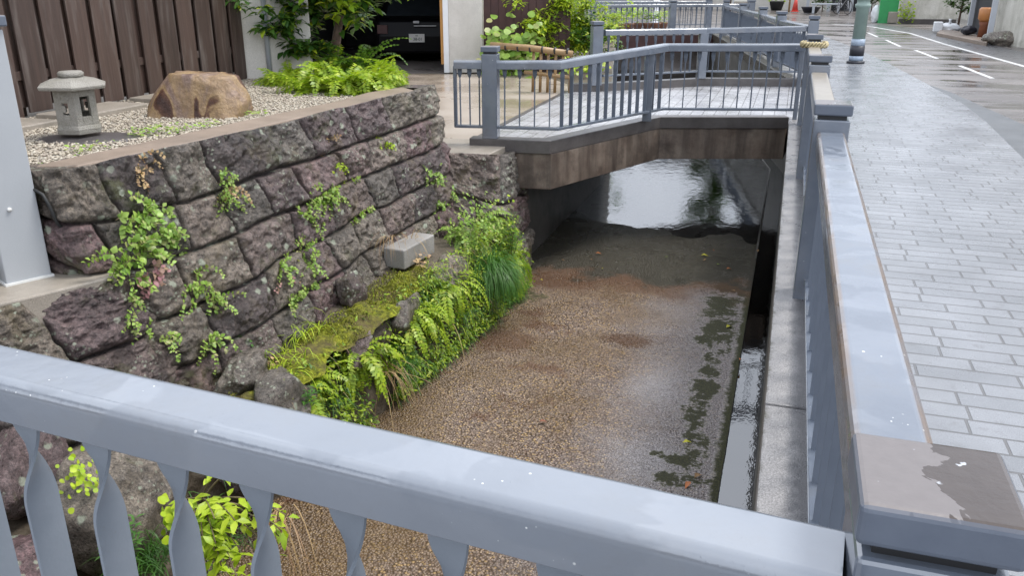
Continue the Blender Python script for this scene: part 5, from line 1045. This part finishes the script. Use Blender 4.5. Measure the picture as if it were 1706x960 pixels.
for px, py, h_, mt, lab, _c in PP:
    q = plan(px, py+13, .0)*1.0; q[2] = .01; rt = empty('potted_plant', q, lab, 'potted plant', 'potted plants behind the middle railing')
    b = MB(); b.lathe(q, [(.11, 0), (.15, .22), (.165, .22), (.165, .26), (.14, .26), (.13, .22)], 14); b.build('pot', 'terracotta', rt); b = MB(); weed(b, q+np.array([0, 0, .28+h_*.5]), int(130*h_)+30, (.16, .2, h_*.5), (.06, .1), out=(0, -.3, .8)); b.build('foliage', mt, rt)

# fallen leaves
LV = [(992, 422, 'orange_leaf', .06), (985, 433, 'dry_leaf', .04), (1168, 425, 'yellow_leaf', .07), (1177, 432, 'dry_leaf', .04), (1210, 448, 'orange_leaf', .055), (1194, 441, 'weed_leaf', .04), (1210, 546, 'yellow_leaf', .07), (1205, 512, 'black', .03), (1137, 738, 'yellow_leaf', .06), (1150, 803, 'orange_leaf', .06), (1157, 797, 'dry_leaf', .07), (1232, 600, 'orange_leaf', .04), (1262, 416, 'dry_leaf', .05), (1005, 446, 'yellow_leaf', .025), (900, 466, 'yellow_leaf', .025), (1225, 485, 'dry_leaf', .04), (1113, 428, 'weed_leaf', .03), (1187, 416, 'orange_leaf', .03), (935, 433, 'dry_leaf', .03), (898, 703, 'rust', .05)]
LL = ['small orange leaf under the bridge, leftmost on the wet bed', 'curled tan leaf beside the leftmost orange leaf', 'long yellow leaf on the olive silt under the bridge', 'small tan leaf right of the long yellow leaf', 'orange leaf on the silt nearest the dark gutter', 'tiny pale green leaf left of the orange leaf by the gutter', 'bright yellow leaf on the green moss beside the gutter, mid channel', 'dark speck of leaf on the moss above the mid channel yellow leaf', 'bright yellow leaf on the round moss spot near the handrail', 'brown red leaf on the bed just above the handrail', 'tan twig shaped leaf beside the brown red leaf', 'small orange leaf at the gutter edge', 'pale leaf at the gutter edge under the bridge', 'tiny yellow leaf in the middle of the silt', 'tiny yellow leaf at the left of the silt', 'tan leaf on the moss below the orange leaf by the gutter', 'tiny green leaf at the centre of the silt', 'small rusty leaf above the orange leaf by the gutter', 'tiny tan leaf far left on the silt', 'small dark rusty leaf in the middle of the pebbly bed']
for (px, py, mt, s_), lab in zip(LV, LL):
    b = MB(); q = plan(px, py, -1.48); a = rv(0, 6.28); b.leaf(q, [math.cos(a), math.sin(a), .15], [0, 0, 1], s_*1.2, s_*.62, .35, .25); finish(b, 'fallen_leaf', mt, lab, 'leaf', 'fallen leaves on the channel bed')

# ================================================================ STREET SIDE
q = P(1425, 105, 0); lp = empty('street_lamp', (q.x, q.y, 0), 'pale green street lamp column with black and blue bands at its foot', 'street lamp')
b = MB(); b.lathe((q.x, q.y, 0), [(.17, 0), (.17, .04), (.13, .05)], 28); b.build('foot_plate', 'dark_navy', lp)
b = MB(); b.lathe((q.x, q.y, .05), [(.135, 0), (.135, .10), (.13, .10)], 28); b.build('blue_band', 'lamp_band', lp); b = MB(); b.lathe((q.x, q.y, .34), [(.134, 0), (.13, .13), (.12, .13)], 28); b.build('blue_band', 'lamp_band', lp)
b = MB(); b.lathe((q.x, q.y, .15), [(.138, 0), (.138, .19), (.13, .19)], 28); b.build('black_band', 'dark_navy', lp)
b = MB(); b.lathe((q.x, q.y, .05), [(.125, 0), (.118, 1.0), (.15, 1.03), (.15, 1.07), (.12, 1.09), (.12, 1.15), (.145, 1.17), (.145, 1.2), (.08, 1.22), (.06, 3.6), (.05, 3.62)], 28); b.build('column', 'lamp_green', lp)
b = MB(); b.lathe((q.x, q.y, 3.65), [(.08, 0), (.22, .1), (.25, .4), (.1, .45)], 20); b.build('lantern', 'white_plastic', lp); b = MB(); b.lathe((q.x, q.y, 4.1), [(.3, 0), (.18, .12), (.03, .2)], 20); b.build('lantern_cap', 'lamp_green', lp)

def wallseg(name, p0, p1, h_, mat, lab, cat='wall', th=.2, base=None, z0=-.1, parts=None):
    p0, p1 = np.array(p0[:2]), np.array(p1[:2]); d = nrmz(np.r_[p1-p0, 0])[:2]; n_ = np.array([-d[1], d[0]])
    if n_[1] < 0: n_ = -n_
    rt = empty(name, (p0[0], p0[1], z0), lab, cat); b = MB(); b.prism([tuple(p0), tuple(p1), tuple(p1+n_*th), tuple(p0+n_*th)], z0, h_); b.build('wall_face', mat, rt, .01)
    if base: b = MB(); b.prism([tuple(p0-n_*.03), tuple(p1-n_*.03), tuple(p1+n_*.02), tuple(p0+n_*.02)], z0, base); b.build('plinth', 'kerb_wet', rt, .01)
    b = MB(); b.prism([tuple(p0-n_*.05), tuple(p1-n_*.05), tuple(p1+n_*(th+.05)), tuple(p0+n_*(th+.05))], h_, h_+.08); b.build('wall_coping', 'slab', rt, .01); return rt
wallseg('garden_wall', P(1496, 38, 0), P(1592, 39, 0), 2.3, 'mouldy_wall', 'pale garden wall with mossy dark foot across the road, right of the green cabinet', base=.16)
hp = P(1500, 38, 0); b = MB(); weed(b, np.array([hp.x+.15, hp.y-.1, .42]), 90, (.3, .1, .35), (.06, .1), out=(0, -1, .3)); finish(b, 'wall_creeper', 'fern_leaf', 'yellow green creeper on the left end of the pale wall across the road', 'plant')
w2p = P(1652, 70, 0); w3p = P(1760, 84, 0); wallseg('garden_wall', w2p, w3p, 2.6, 'mouldy_wall', 'cream stained wall at the right edge behind the round dark rock', base=None)
b = MB(); q = P(1672, 73, 0); rock(b, (q.x, q.y-.05, .12), (1.05, .6, .55), 91, 0, .2, .45, 26, .4); o = b.build('boulder', 'stone', attrs={'tint': [.9]*b.n}); tag(o, 'round dark rock at the foot of the cream wall, right edge', 'rock')
b = MB(); q = P(1700, 62, 0); rock(b, (q.x+.4, q.y+.3, .15), (.9, .6, .5), 92, 0, .2, .45, 22, .4); o = b.build('boulder', 'stone', attrs={'tint': [.6]*b.n}); tag(o, 'pale rock behind the round dark rock at the right frame edge', 'rock')
# shop doorway between the walls
d0, d1 = P(1608, 62, 0), P(1650, 71, 0); dw = empty('doorway', (d0.x, d0.y, 0), 'narrow dark doorway with grey posts and an orange stand inside', 'doorway')
for p_ in (P(1613, 55, 0), P(1646, 71, 0)): b = MB(); b.box((p_.x, p_.y, 1.2), (.13, .13, 2.6)); b.build('door_post', 'pipe_grey', dw, .01)
pL, pR = P(1613, 52, 0), P(1646, 66, 0); b = MB(); b.prism([(pL.x, pL.y+.2), (pR.x, pR.y+.25), (pR.x+.3, pR.y+1.2), (pL.x+.2, pL.y+1.5)], 0, 2.5); b.build('dark_interior', 'garage_dark', dw)
b = MB(); b.prism([tuple(P(x, y, 0).to_2d()) for x, y in ((1560, 58), (1643, 75), (1650, 66), (1570, 50))], -.1, .07); b.build('threshold_step', 'tan_mortar', dw, .01)
q = P(1636, 61, .07); cst = empty('orange_stand', q, 'orange pot on a rusty stand inside the narrow doorway', 'pot stand'); b = MB(); b.lathe((q.x, q.y, .48), [(.12, 0), (.19, .08), (.19, .34), (.15, .38)], 14); b.build('orange_pot', 'orange_pot', cst); b = MB(); b.lathe((q.x, q.y, .07), [(.13, 0), (.11, .3), (.15, .41)], 12); b.build('stand', 'rust', cst)
b = MB(); q = P(1612, 58, .07); rock(b, (q.x, q.y, .2), (.5, .4, .3), 95, 0, .3, .45, 16, .3); o = b.build('dark_sack', 'dark_navy', attrs={'tint': [.1]*b.n}); tag(o, 'dark sack on the doorway step', 'sack')
q = P(1596, 48, 0); tree('conifer_shrub', (q.x, q.y+.1, 0), 2.2, .42, 'tall dark leafy shrub left of the narrow doorway', 'tree_leaf', 1500, (.11, .05), .04, 33, None, .8, 'shrub', low=-.15)
q = P(1561, 53, .0); b = MB(); b.box((q.x, q.y, .17), (.26, .24, .3)); o = b.build('white_box', 'white_plastic', bevel=.02); tag(o, 'small white box on the ground left of the white bag', 'box')
q = P(1580, 53, 0); b = MB(); rock(b, (q.x, q.y, .12), (.75, .4, .36), 96, 0, .25, .4, 20, .2); b.lathe((q.x, q.y, .25), [(.06, 0), (.03, .1), (.06, .16)], 8); tag(b.build('plastic_bag', 'white_plastic'), 'tied white plastic bag on the ground before the dark shrub', 'bag')
q = P(1458, 36, 0); b = MB(); rock(b, (q.x, q.y, .3), (.45, .4, .85), 97, 0, .25, .45, 20, .25); tag(b.build('plastic_bag', 'white_plastic'), 'white sack standing left of the green cabinet', 'bag')
q = P(1478, 37, 0); cb = empty('green_cabinet', q, 'green cabinet with two beige patches across the road', 'cabinet'); b = MB(); b.box((q.x, q.y+.3, .8), (.68, .5, 1.8)); b.build('cabinet_body', 'sign_green', cb, .02)
for s_ in (-.15, .14): b = MB(); b.lathe((0, 0, 0), [(.05, 0), (.09, .015)], 14); b2_ = MB(); b2_.box((q.x+s_, q.y+.04, .95), (.14, .02, .10)); b2_.build('patch', 'slab', cb, .01)
b = MB(); b.box((q.x+.18, q.y-.1, .2), (.38, .25, .42)); tag(b.build('concrete_block', 'slab', bevel=.02), 'beige concrete block before the green cabinet', 'block')
# far house front
F0, F1 = P(1262, 14, 0), P(1470, 34, 0)
fh = empty('house', (F0.x, F0.y+1, 0), 'beige house front at the far end of the street behind the bicycle and bench', 'house')
y0_ = 53.5
b = MB(); b.box((-1, y0_+2, 3), (14, 3, 6.4)); b.build('wall', 'plaster', fh, .02); b = MB(); b.box((-1, y0_+2, 6.3), (15, 4.4, .3)); b.build('roof', 'roof', fh)
for x0 in (-.1, 1.0, 2.2, 3.1): b = MB(); b.box((x0+.6, y0_-1.2, 1.2), (.16, .16, 2.6)); b.build('porch_post', 'pipe_grey', fh, .01)
b = MB(); b.box((2.6, y0_+.45, 1.0), (1.6, .1, 2.1)); b.build('dark_door', 'garage_dark', fh, .01); b = MB(); b.box((.6, y0_+.45, 1.5), (1.6, .1, .9)); b.build('window', 'glass_dark', fh, .01)
q = P(1324, 19, 0); cn = empty('traffic_cone', q, 'red traffic cone in front of the beige far house', 'traffic cone'); b = MB(); b.lathe(q, [(.17, .03), (.04, .8), (.02, .8)], 16); b.build('cone', 'red_plastic', cn); b = MB(); b.box((q.x, q.y, .02), (.42, .42, .04)); b.build('base', 'red_plastic', cn, .01)
q = P(1314, 20, 0); b = MB(); b.tube([(q.x, q.y, 0), (q.x, q.y, 1.9)], .05, 10); tag(b.build('yellow_pole', 'bamboo'), 'thin yellow pole left of the red cone', 'pole')
q = P(1293, 17, 0); rt = empty('potted_plant', q, 'dark pot with light green plant at the far left of the beige house', 'potted plant'); b = MB(); b.lathe(q, [(.28, 0), (.4, .45), (.42, .5), (.3, .5)], 16); b.build('pot', 'black', rt); b = MB(); weed(b, np.array(q)+np.array([0, 0, .9]), 160, (.45, .4, .4), (.12, .2), out=(0, -.3, .8)); b.build('foliage', 'lime_leaf', rt)
q = P(1375, 22, 0); bn = empty('bench', q, 'low grey bench with planters under it, left of the bicycle', 'bench'); b = MB(); b.box((q.x, q.y, .46), (1.5, .45, .07)); b.build('seat', 'pipe_grey', bn, .01)
for s_ in (-.6, .6): b = MB(); b.box((q.x+s_, q.y, .22), (.12, .4, .44)); b.build('leg', 'pipe_grey', bn, .01)
q = P(1350, 21, 0); b = MB(); b.lathe(q, [(.32, 0), (.48, .28), (.5, .3), (.44, .26), (.2, .1)], 20); tag(b.build('basin', 'dark_navy'), 'dark blue basin on the ground left of the bench', 'basin')
q = P(1370, 20, 0); tree('bench_shrub', (q.x, q.y+.6, 0), 1.5, .7, 'green shrub behind the low grey bench', 'tree_leaf', 700, (.16, .08), .03, 44, None, .7, 'shrub')
q = P(1402, 23, 0); bk = empty('bicycle', q, 'bicycle parked in front of the far house, right of the bench', 'bicycle')
bd = np.array([.5, -.86, 0])
def bp(u, z_): return np.array(q)+bd*u+np.array([0, 0, z_])
for u in (-.5, .5):
    pts = [bp(u+.33*math.cos(a), .34+.33*math.sin(a)) for a in np.linspace(0, 2*math.pi, 25)]; b = MB(); b.tube(pts, .022, 6, False); wo = b.build('wheel', 'rubber', bk)
    b = MB()
    for a in np.linspace(0, math.pi, 7)[:-1]: b.tube([bp(u+.32*math.cos(a), .34+.32*math.sin(a)), bp(u-.32*math.cos(a), .34-.32*math.sin(a))], .004, 4)
    b.build('spokes', 'steel', wo if False else bk)
b = MB(); b.tube([bp(-.5, .34), bp(-.12, .32), bp(-.2, .75), bp(-.5, .34)], .018, 6); b.tube([bp(-.12, .32), bp(.38, .8), bp(-.2, .72)], .018, 6); b.tube([bp(.5, .34), bp(.36, .92)], .018, 6); b.build('frame', 'steel', bk)
b = MB(); hx = np.array([.86, .5, 0]); b.tube([bp(.33, .98)-hx*.27, bp(.37, .98), bp(.33, .98)+hx*.27], .014, 6); b.build('handlebar', 'steel', bk); b = MB(); b.box(bp(-.22, .82), (.14, .24, .06)); b.build('saddle', 'black', bk, .02)
q = P(1440, 20, 0); tree('street_shrub', (q.x+.3, q.y-.5, 0), 2.2, .6, 'dark shrub behind the street lamp beside the far house', 'tree_leaf', 700, (.16, .08), .03, 45, None, .7, 'shrub')
# large things above the frame that the wet surfaces mirror
def house(name, c, s_, mat, lab):
    rt = empty(name, (c[0], c[1], 0), lab, 'house'); b = MB(); b.box((c[0], c[1], s_[2]/2-.1), s_); b.build('wall', mat, rt, .02); b = MB(); b.box((c[0], c[1], s_[2]+.05), (s_[0]+.8, s_[1]+.8, .3)); b.build('roof', 'roof', rt)
    for k in range(3):
        b = MB(); b.box((c[0]-s_[0]/2-.01, c[1]-s_[1]/3+k*s_[1]/3, 1.9), (.08, 1.0, 1.1)); b.build('window', 'glass_dark', rt)
        b = MB(); b.box((c[0]-s_[0]/2+(k+.5)*s_[0]/3, c[1]-s_[1]/2-.01, 4.2), (1.0, .08, 1.1)); b.build('window', 'glass_dark', rt)
house('street_house', (11.5, 43, 0), (9, 7, 6), 'mouldy_wall', 'pale two storey house behind the mossy garden wall across the road')
house('street_house', (11.8, 28, 0), (8, 9, 6), 'plaster', 'cream house behind the wall at the right edge of the street')
house('street_house', (-14, 48, 0), (12, 7, 4.5), 'house_grey', 'grey house beyond the farthest footbridge on the left')
tree('street_tree', (-2.6, 35.5, 0), 8.0, 1.15, 'slender tall tree rising behind the farthest footbridge', 'tree_leaf', 4200, (.26, .13), .14, 66, None, .8)
tree('street_tree', (-8.6, 36, 0), 5.0, 1.9, 'low wide tree left of the slender tall one beyond the farthest footbridge', 'tree_leaf', 3500, (.32, .16), .16, 61, None, .75)
tree('street_tree', (-10.2, 22, -.1), 4.2, 1.9, 'leafy tree on the left bank behind the plank screen', 'tree_leaf', 3200, (.26, .13), .14, 62, None, .75)
